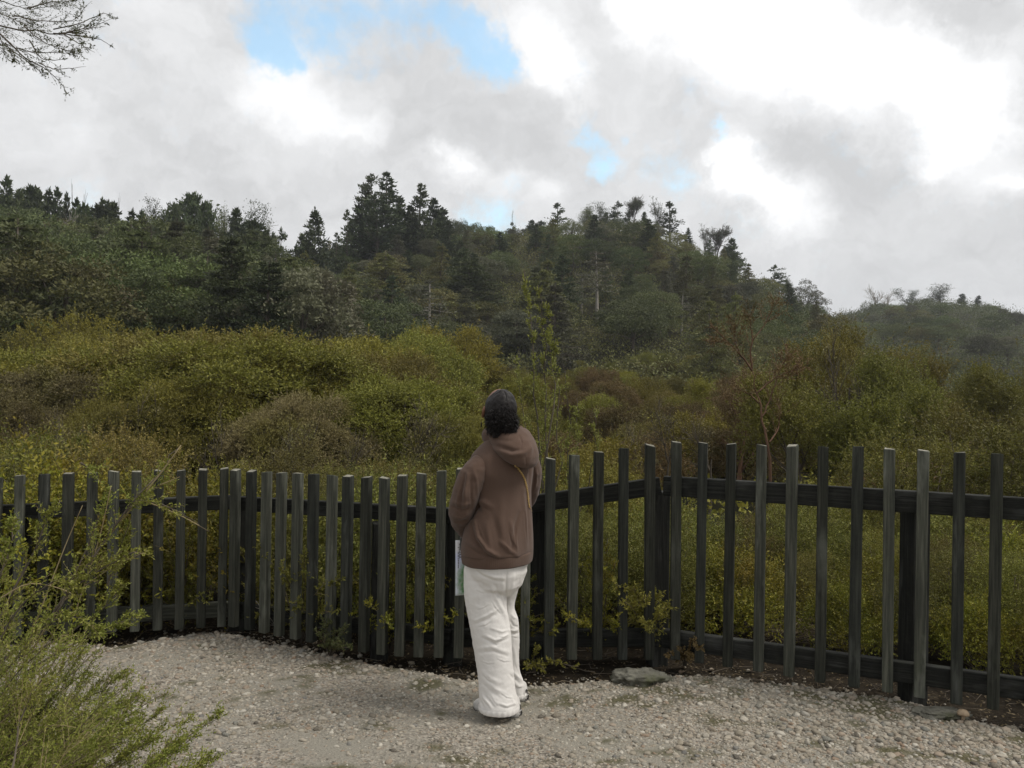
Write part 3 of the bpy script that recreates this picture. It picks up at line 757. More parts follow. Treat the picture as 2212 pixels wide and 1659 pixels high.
def conifer_mesh(name, seed, h, rad, leaf='pine', whorls=20, br=6, prof='cone', base=.2, tuft=.05, up=.35, sparse=0.0, bark='bark', tips=30, split=False):
    rng = np.random.default_rng(seed); g = Geo(); gt = Geo() if split else g
    lean = rng.normal(size=2) * .02 * h
    tp = np.array([[lean[0] * t * t, lean[1] * t * t, h * t - (.8 if t == 0 else 0)] for t in np.linspace(0, 1, 9)])
    tube(gt, tp, np.linspace(.02, .003, 9) * h, 6, 0 if split else 1)
    O, D, S = [], [], []
    for w_ in range(whorls):
        t = base + (1 - base) * (w_ + rng.uniform(-.3, .3)) / whorls; t = min(max(t, base), .985)
        u = (t - base) / (1 - base)
        pr = {'cone': (1 - u) ** .85 + .06, 'spire': (1 - u) ** .6 * .9 + .08, 'broad': math.sin(min(1, .12 + u * .9) * math.pi) ** .55 * (1 - .35 * u) + .05, 'flat': (.35 + u * .75) if u < .85 else .7}[prof]
        for b in range(br):
            if rng.random() < sparse: continue
            a = rng.uniform(0, 2 * math.pi); Lb = rad * pr * rng.uniform(.6, 1.25)
            st = np.array([lean[0] * t * t, lean[1] * t * t, h * t]); dr = np.array([math.cos(a), math.sin(a), 0])
            n_ = 5; pts = np.array([st + dr * Lb * s + np.array([0, 0, 1]) * Lb * (up * s * s - .12 * s) + rng.normal(size=3) * Lb * .04 for s in np.linspace(0, 1, n_)])
            tube(gt, pts, np.linspace(.006, .002, n_) * h * (.5 + .5 * (1 - u)), 3, 0 if split else 1, cap=False)
            m_ = int(tips * (0.35 + pr)); s = rng.uniform(.25, 1.05, m_)
            ip = np.stack([np.interp(s, np.linspace(0, 1, n_), pts[:, k]) for k in range(3)], 1)
            O.append(ip + rng.normal(size=(m_, 3)) * [Lb * .12, Lb * .12, Lb * .05]); D.append(nrm(dr * .6 + np.array([0, 0, .55]) + rng.normal(size=(m_, 3)) * .6))
    O = np.concatenate(O); D = np.concatenate(D); n_ = len(O)
    tpn = 26; O = np.concatenate([O, np.stack([np.full(tpn, lean[0]), np.full(tpn, lean[1]), h * rng.uniform(.93, 1.0, tpn)], 1)]); D = np.concatenate([D, nrm(np.array([0, 0, 1]) + rng.normal(size=(tpn, 3)) * .5)])
    v, f = diamonds(rng, O, D, tuft * h * rng.uniform(.5, 1.3, len(O)), tuft * h * .4 * rng.uniform(.6, 1.3, len(O))); g.add(v, f, 0)
    if split: return g.mesh(name + '_crown', [M[leaf], M[bark]], smooth=False), gt.mesh(name + '_trunk', M[bark])
    return g.mesh(name, [M[leaf], M[bark]], smooth=False)

def open_mesh(name, seed, h, leaf, bark, leafy=1.0, ang=.55, lv=3, ratio=.62, clump=.055, per=26):
    rng = np.random.default_rng(seed); gt = Geo(); g = Geo(); paths = []
    grow(rng, [0, 0, -.5], [0, 0, 1], h * .5, h * .022, 0, lv, paths, (4, 6), ang, .12, .12, ratio, .45)
    zmax = max(p[0][:, 2].max() for p in paths); k = h / zmax
    for p, r, l in paths: tube(gt, p * k, np.maximum(r, h * .0022), 5 if l < 2 else 3, 0, cap=False)
    E = np.array([p[0][-1] * k for p in paths if p[2] >= lv - 1] + [p[0][-3] * k for p in paths if p[2] >= lv])
    E = E[rng.random(len(E)) < leafy]
    if len(E):
        n = len(E); q = np.repeat(E, per, 0) + rng.normal(size=(n * per, 3)) * h * clump * [.8, .8, .4]
        v, f = diamonds(rng, q, nrm(rng.normal(size=q.shape)), h * .022 * rng.uniform(.6, 1.4, n * per), h * .012 * rng.uniform(.6, 1.2, n * per)); g.add(v, f, 0)
        return g.mesh(name + '_crown', [M[leaf]], smooth=False), gt.mesh(name + '_trunk', M[bark])
    return None, gt.mesh(name + '_trunk', M[bark])

def fern_mesh(name, seed, h, fl):
    rng = np.random.default_rng(seed); g = Geo()
    tube(g, np.array([[0, 0, -.3], [.05, 0, h * .5], [.02, .05, h]]), [.09, .08, .1], 7, 1)
    for i in range(17):
        a = i * 2.4 + rng.normal() * .15; e = rng.uniform(.25, 1.0); L_ = fl * rng.uniform(.8, 1.1)
        s = np.linspace(0, 1, 15); dr = np.array([math.cos(a), math.sin(a), 0])
        pts = np.array([.02, .05, h]) + dr * (L_ * s * math.cos(e * .5))[:, None] + np.array([0, 0, 1]) * (L_ * (e * s - (e * .55 + .45) * s ** 2.1))[:, None]
        tube(g, pts, np.linspace(.018, .004, 15), 3, 1, cap=False)
        T = nrm(np.gradient(pts, axis=0)); B = nrm(np.cross(T, [0, 0, 1]))
        for sd in (-1, 1):
            u = np.linspace(.08, .99, 26); q = np.stack([np.interp(u, s, pts[:, k]) for k in range(3)], 1)
            Bq = np.stack([np.interp(u, s, B[:, k]) for k in range(3)], 1) * sd; Tq = np.stack([np.interp(u, s, T[:, k]) for k in range(3)], 1)
            ln = fl * .3 * np.sin(np.pi * (u * .86 + .1)) ** .8
            v, f = diamonds(rng, q, nrm(Bq + Tq * .35 + np.array([0, 0, -.25])), ln, fl * .055, flat=np.array([0, 0, 1.0]) + 0 * q); g.add(v, f, 0)
    return g.mesh(name, [M['fern'], M['bark']], smooth=False)

def bx(px, Y): return (px - CX) / FPX * Y
def gz(x, y): return float(ground_z(np.array([x]), np.array([y]))[0])
def find_Y(px, py, lo=14, hi=330):
    Y = np.linspace(lo, hi, 1200); x = bx(px, Y); z = ground_z(x, Y)
    _, yy = proj(np.stack([x, Y, z], 1)); k = np.nonzero(yy <= py)[0]
    return float(Y[k[0]]) if len(k) else None

prng = np.random.default_rng(77)
def put(name, mesh, x, y, z, s, rz, label, cat, group=None, tilt=0.0, sz=None):
    o = link(name, mesh); o.location = (x, y, z); o.scale = (s, s, sz if sz else s)
    o.rotation_euler = (tilt * math.cos(rz), tilt * math.sin(rz), rz)
    return tag(o, label, cat, group)

# --- hillside trees: individuals over a ground-hugging mass of undergrowth
HB = {}
for i, (lf, hh, rr) in enumerate([('bush_dark', 7, 3.2), ('bush_green', 6, 3.0), ('bush_olive', 5.5, 2.9), ('bush_grey', 6, 2.8), ('bush_dark', 8, 2.8), ('bush_green', 5, 3.2), ('bush_olive', 7, 3.0), ('bush_dark', 5, 3.4)]):
    HB['b%d' % i] = broadleaf_mesh('bush_tree', 100 + i, hh, rr, lf)
HC = {}
for i, (lf, hh, rr, pf, up) in enumerate([('pine', 11, 3.0, 'cone', .3), ('bush_dark', 10, 3.2, 'broad', .15), ('pine', 9, 2.2, 'spire', .4), ('bush_olive', 10, 3.4, 'cone', -.05), ('bush_grey', 10, 3.2, 'cone', .05)]):
    HC['c%d' % i] = conifer_mesh('hill_conifer', 200 + i, hh, rr, lf, 20, 7, pf, .14, .028, up, .12, tips=90)

LAB = {'b0': 'dark green rounded tree', 'b1': 'mid green leafy tree', 'b2': 'olive green rounded tree', 'b3': 'greyish feathery tree', 'b4': 'tall dark green tree', 'b5': 'low spreading bright green tree', 'b6': 'tall olive green tree', 'b7': 'low wide dark green tree',
       'c0': 'dark conical pine', 'c1': 'dense dark broad conifer', 'c2': 'slim dark conifer', 'c3': 'olive drooping conifer', 'c4': 'grey green drooping conifer'}
taken = []
for px_ in (925, 1287, 1253, 1470):
    b_ = {925: 775, 1287: 690, 1253: 682, 1470: 725}[px_]
    taken += [(px_, b_ + k_) for k_ in (-12, 8, 28, 48, 68, 88)]
def scatter(zone, n, pxr, Yr, dx, dy, kinds, probs, smul, where, group, yr=None):
    tries = 0; made = 0
    while made < n and tries < 30000:
        tries += 1
        px = prng.uniform(*pxr); Y = Yr[0] + (Yr[1] - Yr[0]) * prng.random() ** .8
        x = bx(px, Y); z = gz(x, Y); u, v = proj((x, Y, z))
        if yr and not (yr[0] < v < yr[1]): continue
        # hidden behind nearer ground?
        Yq = np.linspace(Y * .5, Y * .97, 24); xq = bx(px, Yq); _, vq = proj(np.stack([xq, Yq, ground_z(xq, Yq)], 1))
        if vq.min() < v - 26: continue
        if any(abs(u - a) / dx + abs(v - b) / dy < 1 for a, b in taken): continue
        taken.append((u, v)); made += 1
        k = kinds[prng.choice(len(kinds), p=probs)]
        me = HB.get(k) or HC.get(k)
        s = smul * prng.uniform(.75, 1.25) * (.8 + .4 * vnoise([[x * .05, Y * .05, 3]], 4)[0] * .5)
        tab = {'L': SKY_L, 'C': SKY_C, 'R': SKY_R}[zone]; lim = np.interp(px, [a for a, b in tab], [b for a, b in tab]) - 4
        hgt = {'b0': 7, 'b1': 6, 'b2': 5.5, 'b3': 6, 'b4': 8, 'b5': 5, 'b6': 7, 'b7': 5, 'c0': 11, 'c1': 10, 'c2': 9, 'c3': 10, 'c4': 10}[k]
        room = (v - lim + (16 if k[0] == 'c' else 0)) / FPX * Y / hgt
        s = min(s, max(room, .3))
        put('bush_tree' if k[0] == 'b' else 'hill_conifer', me, x, Y, z - .2, s, prng.uniform(0, 6.28), LAB[k] + ' ' + where, 'tree', group, prng.normal() * .04, s * prng.uniform(.85, 1.0))
    return made
n1 = scatter('L', 92, (-160, 730), (36, 91), 50, 16, ['b0', 'b1', 'b2', 'b3', 'b4', 'b6', 'b7', 'c1', 'c4', 'c2'], [.11, .10, .07, .08, .1, .06, .05, .2, .13, .1], 1.2, 'in the forest on the left hillside', 'trees of the left hillside forest')
n2 = scatter('C', 145, (560, 1800), (60, 149), 50, 14, ['b0', 'b1', 'b2', 'b3', 'b5', 'b7', 'c0', 'c3', 'c4', 'c2'], [.12, .15, .12, .09, .08, .08, .1, .11, .09, .06], 1.08, 'on the slope of the central hill', 'trees covering the central hill')
n3 = scatter('R', 48, (1690, 2330), (95, 238), 40, 9, ['b0', 'b1', 'b2', 'b3', 'b7', 'b5'], [.28, .18, .14, .16, .14, .1], .95, 'on the far hill at the right', 'trees on the far right hill')
print('hill', n1, n2, n3)

def undergrowth(name, pxr, Yr, n, Ls, leaf, seed, hmax, label, xd=None):
    """leaf masses hugging the slope between the trees that can be told apart"""
    rng = np.random.default_rng(seed); g = Geo()
    px = rng.uniform(*pxr, n); Y = np.sqrt(rng.uniform(Yr[0] ** 2, Yr[1] ** 2, n)); x = bx(px, Y)
    hgt = np.clip(.35 + .9 * fbm(np.stack([x * .45, Y * .45, 0 * x], 1), 3, seed), 0, 1.4) * hmax
    z = ground_z(x, Y) + hgt * rng.uniform(.25, 1.0, n)
    D = nrm(rng.normal(size=(n, 3)) + [0, -.2, .5])
    sc = Ls * rng.uniform(.5, 1.4, n)
    v, f = diamonds(rng, np.stack([x, Y, z], 1), D, sc, sc * .6); g.add(v, f, 0)
    o = link(name, g.mesh(name, [M[leaf]], smooth=False)); tag(o, label, 'undergrowth', kind='stuff')
undergrowth('undergrowth', (-300, 780), (36, 110), 150000, .2, 'bush_dark', 41, 2.2, 'dark leafy undergrowth between the trees of the left hillside')
undergrowth('undergrowth', (540, 1900), (55, 165), 260000, .2, 'bush_olive', 42, 2.2, 'dense green undergrowth covering the central hill')
undergrowth('undergrowth', (1600, 2600), (70, 260), 190000, .28, 'bush_dark', 43, 2.6, 'greyish green undergrowth covering the far right hill')
undergrowth('undergrowth', (960, 2600), (10, 66), 130000, .09, 'manuka', 44, .45, 'low olive ground cover of the valley floor')

undergrowth('undergrowth', (-2300, -240), (9, 120), 90000, .34, 'bush_olive', 45, 3.2, 'dense scrub running on beyond the left edge of the view')
undergrowth('undergrowth', (2300, 4200), (9, 200), 90000, .36, 'bush_olive', 46, 3.2, 'dense scrub running on beyond the right edge of the view')

# --- trees one can tell apart on the skyline and the slopes
SK = {}
def sk(kind):
    if kind in SK: return SK[kind]
    T = {'pine_tall': lambda: conifer_mesh(kind, 301, 10, 2.1, 'pine', 20, 5, 'broad', .25, .036, .5, .25, tips=40, split=True),
         'pine_tall2': lambda: conifer_mesh(kind, 302, 10, 2.0, 'pine', 20, 5, 'cone', .22, .036, .55, .25, tips=40, split=True),
         'pine': lambda: conifer_mesh(kind, 303, 10, 2.3, 'pine', 18, 6, 'cone', .25, .06, .45, .15, split=True),
         'tuft': lambda: conifer_mesh(kind, 304, 10, 2.0, 'pine', 13, 6, 'broad', .45, .07, .5, .1, split=True),
         'spire': lambda: conifer_mesh(kind, 305, 10, 1.2, 'pine', 22, 5, 'spire', .1, .055, .5, .15, split=True),
         'cone': lambda: conifer_mesh(kind, 306, 10, 2.9, 'pine', 22, 7, 'cone', .1, .05, .25, .08, split=True),
         'sparse': lambda: conifer_mesh(kind, 307, 10, 2.4, 'pine', 15, 5, 'cone', .3, .055, .35, .4, tips=16, split=True),
         'layer': lambda: conifer_mesh(kind, 308, 10, 2.6, 'pine', 9, 5, 'broad', .4, .06, .3, .3, tips=26, split=True),
         'dense': lambda: conifer_mesh(kind, 309, 10, 4.4, 'pine', 18, 9, 'broad', .12, .06, .4, .05, tips=34, split=True),
         'bigdroop': lambda: conifer_mesh(kind, 310, 10, 3.6, 'bush_olive', 22, 8, 'cone', .1, .028, -.05, .1, tips=90, split=True),
         'bigdark': lambda: conifer_mesh(kind, 311, 10, 3.0, 'bush_dark', 22, 8, 'broad', .06, .028, .1, .05, tips=90, split=True),
         'paletrunk': lambda: conifer_mesh(kind, 312, 10, 2.4, 'bush_grey', 12, 5, 'cone', .42, .036, .1, .35, 'bark_pale', 34, split=True),
         'euc': lambda: open_mesh(kind, 320, 10, 'pine', 'bark', .75),
         'euc2': lambda: open_mesh(kind, 321, 10, 'bush_dark', 'bark', .9, .6, 3, .6, .06),
         'bare': lambda: open_mesh(kind, 322, 10, 'pine', 'bark', .3, .45, 3, .66, .035, 14),
         'bare2': lambda: open_mesh(kind, 325, 10, 'pine', 'bark', .16, .5, 4, .64, .03, 10),
         'snag': lambda: open_mesh(kind, 323, 10, 'pine', 'bark', 0, .9, 1, .22, .03, 6),
         'dead': lambda: open_mesh(kind, 324, 10, 'pine', 'bark_pale', 0, .55, 3, .6),
         'round': lambda: (broadleaf_mesh(kind, 330, 10, 5.2, 'bush_dark', 60, 230, .4, base=.02, gap=.36, flat=.9, big=1.15), None),
         'feather': lambda: (broadleaf_mesh(kind, 331, 10, 4.6, 'bush_grey', 60, 230, .3, base=.02, gap=.36, flat=.9, big=1.1), None)}
    SK[kind] = T[kind](); return SK[kind]
NM = {'pine_tall': 'pine_tree', 'pine_tall2': 'pine_tree', 'pine': 'pine_tree', 'tuft': 'pine_tree', 'spire': 'conifer', 'cone': 'conifer', 'sparse': 'pine_tree', 'layer': 'pine_tree', 'dense': 'conifer', 'bigdroop': 'conifer', 'bigdark': 'conifer', 'paletrunk': 'pine_tree',
      'euc': 'gum_tree', 'euc2': 'gum_tree', 'bare': 'bare_tree', 'bare2': 'bare_tree', 'snag': 'dead_tree', 'dead': 'dead_tree', 'round': 'bush_tree', 'feather': 'bush_tree'}
def landmark(px, ytop, wpx, kind, Y, label, rz=None, ybase=None):
    if ybase is not None: Y = find_Y(px, ybase) or Y
    x = bx(px, Y); z = gz(x, Y)
    ztop = CAMZ + (CY - ytop + horizon_fix(px)) / FPX * Y
    crown, trunk = sk(kind)
    me = crown or trunk
    dim = np.array([v for v in me.vertices[0].co]) if False else None
    co = np.empty(len(me.vertices) * 3, np.float32); me.vertices.foreach_get('co', co); co = co.reshape(-1, 3)
    hw = np.percentile(np.abs(co[:, 0]), 97); top = co[:, 2].max()
    sz = max(.15, (ztop - z) / top); sx = (wpx / 2 / FPX * Y) / hw
    if kind in ('round', 'feather') and sz < sx * .85: sz = sx * .85; z = ztop - top * sz
    rz = prng.uniform(0, 6.28) if rz is None else rz
    if crown is not None and trunk is not None:
        o = empty(NM[kind], (x, Y, z), label, 'tree'); o.scale = (sx, sx, sz); o.rotation_euler = (0, 0, rz)
        link('crown', crown, o); link('trunk', trunk, o)
    else:
        o = link(NM[kind], me); o.location = (x, Y, z); o.scale = (sx, sx, sz); o.rotation_euler = (0, 0, rz); tag(o, label, 'tree')
    return o
for a in [
    (8, 376, 60, 'pine', 90, 'tall dark pine at the left edge of the skyline'), (-30, 395, 70, 'tuft', 92, 'dark tufted pine cut by the left edge of the picture'),
    (58, 394, 56, 'tuft', 91, 'round topped pine second from the left edge on the skyline'), (93, 399, 32, 'spire', 93, 'narrow dark pine just right of the round topped pine on the skyline'), (118, 400, 44, 'pine', 92, 'pine between two narrow pines on the left skyline'),
    (139, 411, 32, 'pine', 90, 'pine just right of the thin bare pole on the left skyline'), (175, 433, 38, 'tuft', 88, 'shorter pine before the first gap in the left skyline'), (149, 388, 16, 'snag', 93, 'thin bare dead pole standing above the pines on the left skyline'),
    (188, 408, 22, 'snag', 91, 'thin forked dead stem beside the first gap in the left skyline'), (218, 420, 28, 'spire', 92, 'twin of narrow dark spires, the left and taller one'), (243, 432, 60, 'pine', 90, 'broad dark pine below the narrow spires on the left skyline'),
    (258, 416, 14, 'snag', 93, 'thin dead stem rising just right of the narrow spires'), (274, 446, 30, 'spire', 90, 'small dark spire just left of the low round tree on the skyline'), (330, 452, 90, 'round', 89, 'rounded grey green tree left of the big dense conifer on the skyline'),
    (350, 424, 66, 'euc', 92, 'airy gum tree peeking out left of the big dense conifer'), (410, 409, 100, 'dense', 93, 'big dense dark conifer with a blocky top on the left skyline'), (372, 434, 66, 'dense', 91, 'smaller dense conifer joined to the left of the big blocky one'),
    (482, 438, 60, 'euc2', 92, 'airy gum tree directly right of the big dense conifer'), (528, 433, 96, 'euc', 91, 'tall airy gum tree with sky showing through its flat crown'), (566, 466, 44, 'euc2', 89, 'small airy gum at the right end of the left forest skyline'),
    (604, 487, 54, 'layer', 100, 'small layered pine left of the cone shaped conifer'), (636, 520, 44, 'layer', 96, 'short layered pine squeezed beside the cone shaped conifer'), (675, 443, 78, 'cone', 98, 'neat cone shaped conifer standing alone in the skyline gap'), (745, 448, 42, 'sparse', 106, 'thin sparse conifer just left of the tallest pines'), (722, 500, 40, 'sparse', 104, 'low sparse conifer in the gap left of the tallest pines'),
    (32, 404, 50, 'pine', 89, 'pine between the edge pine and the round topped pine'), (76, 408, 44, 'pine', 90, 'dark pine squeezed right behind the round topped pine'), (158, 424, 44, 'pine', 90, 'pine just left of the thin forked dead stem'), (204, 436, 50, 'tuft', 90, 'bushy pine at the left foot of the narrow spires'),
    (232, 426, 34, 'spire', 91, 'right and shorter one of the twin dark spires'), (300, 452, 56, 'pine', 90, 'low pine between the small spire and the rounded grey green tree'), (440, 428, 64, 'dense', 92, 'dense conifer shoulder on the right of the big blocky one'), (502, 444, 60, 'pine', 90, 'dark pine standing between the two airy gum trees'),
    (545, 470, 60, 'tuft', 89, 'dark tree below the tall airy gum'), (585, 500, 46, 'pine', 96, 'small pine at the left side of the skyline gap'), (650, 500, 50, 'pine', 97, 'small pine touching the left side of the cone shaped conifer'), (770, 440, 60, 'pine', 110, 'pine at the left foot of the tallest pair'), (855, 420, 60, 'pine', 112, 'pine leaning on the right side of the tallest pair'),
    (795, 371, 66, 'pine_tall', 110, 'left one of the two tallest pines'), (828, 367, 84, 'pine_tall2', 112, 'right one of the two tallest pines'), (812, 420, 100, 'pine_tall', 108, 'darker pine below the two tallest pines'), (900, 393, 72, 'pine_tall2', 113, 'tall pine with two pointed tips right of the tallest pair'), (878, 440, 60, 'pine', 112, 'pine filling the dip between the tallest pines'),
    (930, 424, 56, 'pine', 116, 'pine on the right flank of the tall pine group'), (955, 446, 34, 'spire', 118, 'small pointed pine ending the tall pine group'), (985, 470, 50, 'round', 140, 'low rounded tree just right of the tall pine group'), (1018, 476, 40, 'round', 146, 'small dark round tree on the low ridge left of the dead pole'),
    (1045, 482, 36, 'euc2', 148, 'small loose tree on the low ridge left of the dead pole'), (1107, 449, 12, 'snag', 148, 'tall thin dead pole on the ridge near the middle'), (1102, 478, 26, 'sparse', 149, 'small dark pine at the foot of the tall dead pole'), (1142, 474, 36, 'pine', 149, 'small pine right of the tall dead pole'),
    (1165, 476, 30, 'spire', 149, 'tiny spire left of the sparse pine on the ridge'), (1200, 435, 50, 'sparse', 149, 'sparse upright pine at the left end of the hilltop'), (1268, 440, 62, 'euc2', 149, 'dark ragged tree on the left part of the hilltop'), (1300, 436, 50, 'euc', 149, 'ragged flat topped tree in the middle of the hilltop'),
    (1330, 431, 44, 'layer', 149, 'layered pine left of the fan shaped bare tree'), (1360, 420, 60, 'bare2', 149, 'fan shaped bare tree, the tallest on the hilltop'), (1385, 456, 26, 'pine', 149, 'little dark pine between the two bare trees on the hilltop'), (1412, 429, 48, 'bare', 149, 'bare spreading tree right of the fan shaped one'), (1442, 432, 56, 'sparse', 148, 'leaning sparse pine at the right end of the hilltop'),
    (1516, 486, 36, 'bare', 146, 'thin pale bare tree on the right shoulder of the hill'), (1540, 486, 56, 'bare2', 146, 'round bare tree on the right shoulder of the hill'), (1577, 513, 44, 'pine', 144, 'small dark pine leaning on the right shoulder of the hill'), (1562, 532, 20, 'spire', 144, 'tiny dark spire left of the small leaning pine'),
    (1668, 570, 48, 'layer', 142, 'small flat layered tree lower on the right ridge'), (1700, 592, 36, 'euc2', 140, 'small bushy tree below the flat layered one on the right ridge'), (1742, 600, 74, 'feather', 132, 'feathery grey tree at the right foot of the hill'),
    (1886, 614, 50, 'dead', 225, 'bare dead tree at the left of the far right hill'), (1922, 628, 40, 'dead', 226, 'leaning dead tree beside the dark round tree on the far hill'), (1893, 644, 84, 'round', 222, 'dark round tree on the left of the far right hill'), (1960, 618, 50, 'euc', 238, 'airy tree left of the dark bush on the far right hill'),
    (1994, 638, 54, 'round', 236, 'dark bushy tree between the two airy trees on the far hill'), (2036, 613, 66, 'euc', 238, 'tallest airy tree on the far right hill'), (2074, 633, 20, 'spire', 238, 'small dark spire right of the airy trees on the far hill'), (2108, 637, 16, 'spire', 238, 'tiny lone spire near the right end of the far hill'), (2135, 650, 70, 'round', 236, 'low rounded tree near the right end of the far hill')]:
    landmark(*a)
for a in [
    (830, 540, 150, 'bigdroop', 100, 'big olive drooping conifer in front of the tallest pines', None, 690), (1012, 556, 120, 'bigdark', 100, 'big dark conifer in the middle of the slope left of the sapling', None, 705), (1165, 575, 140, 'bigdroop', 90, 'large drooping conifer behind the tall sapling', None, 762),
    (925, 600, 96, 'paletrunk', 70, 'sparse conifer with a pale bare trunk above the scrub', None, 775), (1287, 540, 80, 'paletrunk', 110, 'tall pine with a long pale trunk on the central slope', None, 690), (1253, 590, 60, 'paletrunk', 108, 'pine with a shorter grey trunk left of the long pale trunk', None, 680), (1470, 625, 50, 'paletrunk', 100, 'thin grey trunked tree on the right of the central slope', None, 725),
    (545, 560, 130, 'bigdark', 60, 'dense dark conifer at the right end of the left forest', None, 680), (1085, 690, 60, 'dead', 70, 'pale twisted dead tree at the edge of the scrub', None, 770), (1050, 700, 90, 'feather', 72, 'pale green feathery tree beside the twisted dead tree', None, 775), (225, 520, 60, 'dead', 70, 'pale dead tree among the left forest', None, 640), (158, 440, 60, 'dead', 86, 'pale bare tree standing before the left pines', None, 520)]:
    landmark(*a)

# --- tree ferns at the left
fern = fern_mesh('tree_fern', 61, 1.7, 1.9)
for i, (px, ytop, Y, lab) in enumerate([(5, 668, 36, 'bright green tree fern at the left edge above the scrub'), (75, 690, 35, 'wide tree fern with pale frond tips right of the edge fern'), (128, 668, 38, 'small tree fern half hidden below the dark trees at the left'), (60, 655, 40, 'upper tree fern among the dark trees at the left'), (205, 715, 37, 'low yellow green fern poking out of the scrub at the left'), (655, 712, 48, 'small bright fern right of the big left scrub')]):
    x = bx(px, Y); z = gz(x, Y); zt = CAMZ + (CY - ytop + horizon_fix(px)) / FPX * Y
    put('tree_fern', fern, x, Y, zt - 1.15, .52, i * 1.3, lab, 'tree fern', 'tree ferns at the forest edge')

# --- manuka scrub of the middle distance
MS = {}
for i, (lf, hh, rr) in enumerate([('manuka', 3, 2.2), ('manuka_green', 3, 2.1), ('manuka', 3.4, 1.8), ('manuka_gold', 3, 2.3), ('manuka_brown', 3, 2.0)]):
    MS[i] = shrub_mesh('scrub_bush', 400 + i, hh, rr, 24, 190, 12, .072, .036, lf, 'bark', .32, .06)
MSL = ['olive wispy manuka bush', 'green dense manuka bush', 'tall olive manuka bush', 'golden green manuka bush', 'rusty brown manuka bush']
mtaken = []
def scrub(n, pxr, Yr, hfun, probs, where, group, dx=40, dy=16):
    made = tries = 0
    while made < n and tries < 20000:
        tries += 1
        px = prng.uniform(*pxr); Y = Yr[0] + (Yr[1] - Yr[0]) * prng.random() ** .75
        x = bx(px, Y); z = gz(x, Y); u, v = proj((x, Y, z))
        if any(abs(u - a) / dx + abs(v - b) / dy < 1 for a, b in mtaken): continue
        mtaken.append((u, v)); made += 1
        k = prng.choice(5, p=probs(px, Y)); h = hfun(px, Y) * prng.uniform(.78, 1.15)
        put('manuka_bush', MS[k], x, Y, z - .1, h / 3.1 * prng.uniform(.9, 1.2), prng.uniform(0, 6.28), MSL[k] + ' ' + where, 'bush', group, prng.normal() * .05, h / 3.1)
    return made
TB = {}
for i, (lf, rr) in enumerate([('manuka', 2.0), ('manuka_green', 1.9), ('manuka_light', 2.1), ('manuka_grey', 2.0)]):
    TB[i] = tall_bush(440 + i, 3.0, rr, lf)
for i, (px, ytop, Y, k, wd, lab) in enumerate([
    (-60, 760, 13.0, 0, 1.0, 'tall olive manuka at the left edge above the pickets'), (120, 790, 12.0, 3, .9, 'lower grey brown bush in front of the left tree ferns'), (270, 850, 11.0, 2, .7, 'small golden manuka between the two front grey brown bushes'), (215, 735, 14.5, 1, 1.0, 'green manuka second from the left in the tall scrub row'), (330, 716, 15.5, 0, .9, 'olive manuka left of the tallest peak of the scrub'),
    (455, 688, 15.0, 2, 1.0, 'golden topped manuka forming the tallest peak of the scrub'), (560, 712, 13.5, 1, 1.05, 'large green manuka right of the tallest scrub peak, above a dark hollow'), (690, 745, 14.0, 0, 1.0, 'broad olive manuka in the middle of the left scrub'), (790, 742, 16.5, 2, .9, 'golden manuka behind the right part of the left scrub'),
    (850, 800, 12.8, 1, .95, 'dense green manuka left of the person'), (960, 835, 14.0, 0, .85, 'low olive manuka directly left of the person head'), (395, 800, 11.8, 1, .8, 'front green manuka below the tallest scrub peak'), (20, 850, 10.6, 3, .7, 'low grey brown scrub bush near the left edge'), (630, 842, 11.2, 3, .75, 'front grey brown bush hanging over the dark hollow'), (1010, 880, 11.6, 2, .6, 'small golden manuka behind the person')]):
    x = bx(px, Y); z = gz(x, Y); zt = CAMZ + (CY - ytop + horizon_fix(px)) / FPX * Y; sz = (zt - z) / 3.15
    put('manuka_bush', TB[k], x, Y, z, sz * wd * 1.08, i * 2.3 + .5, lab, 'bush', 'tall manuka bushes left of the person', 0, sz)
bsts = [open_mesh('bare_stem', 351 + q_, 3, 'manuka_grey', 'bark', .35, .75, 3, .55, .05, 9) for q_ in range(3)]
for i, (px, ytop, Y, lab) in enumerate([(742, 915, 9.8, 'thin dead shrub in the scrub left of the person'), (620, 895, 10.2, 'thin dead stem beside the dark hollow in the scrub'), (310, 830, 10.6, 'bare twiggy stem above the left pickets'), (905, 850, 10.2, 'bare stem sticking out of the scrub near the person'), (150, 880, 9.8, 'small dead stem near the left edge of the scrub'), (470, 870, 10.4, 'dead stem in front of the tallest scrub peak'), (1450, 850, 12.5, 'bare stem left of the fence bend'), (1395, 900, 11.5, 'low bare stem over the rusty scrub'), (1800, 700, 17.0, 'bare grey stem in the right hand manuka group'), (1540, 880, 12.0, 'bare forked stem beside the leaning tree')]):
    x = bx(px, Y); z = gz(x, Y); zt = CAMZ + (CY - ytop + horizon_fix(px)) / FPX * Y; k_ = (zt - z) / 3.0
    o = empty('dead_shrub', (x, Y, z), lab, 'dead shrub'); o.scale = (k_ * .7, k_ * .7, k_); o.rotation_euler = (0, 0, i * 1.7)
    link('stems', bsts[i % 3][1], o); link('leaves', bsts[i % 3][0], o)
a1 = scrub(34, (-200, 1010), (17.5, 36), lambda px, Y: 1.7 + (Y - 8) * .068, lambda px, Y: [.38, .28, .16, .14, .04], 'in the thick scrub behind the tall row', 'manuka bushes behind the tall row', 60, 22)
a2 = scrub(100, (1000, 2300), (30, 66), lambda px, Y: 1.5 + .25 * np.sin(px * .02), lambda px, Y: [.34, .24, .08, .2, .14], 'on the valley floor below the central hill', 'low bushes of the valley floor', 34, 12)
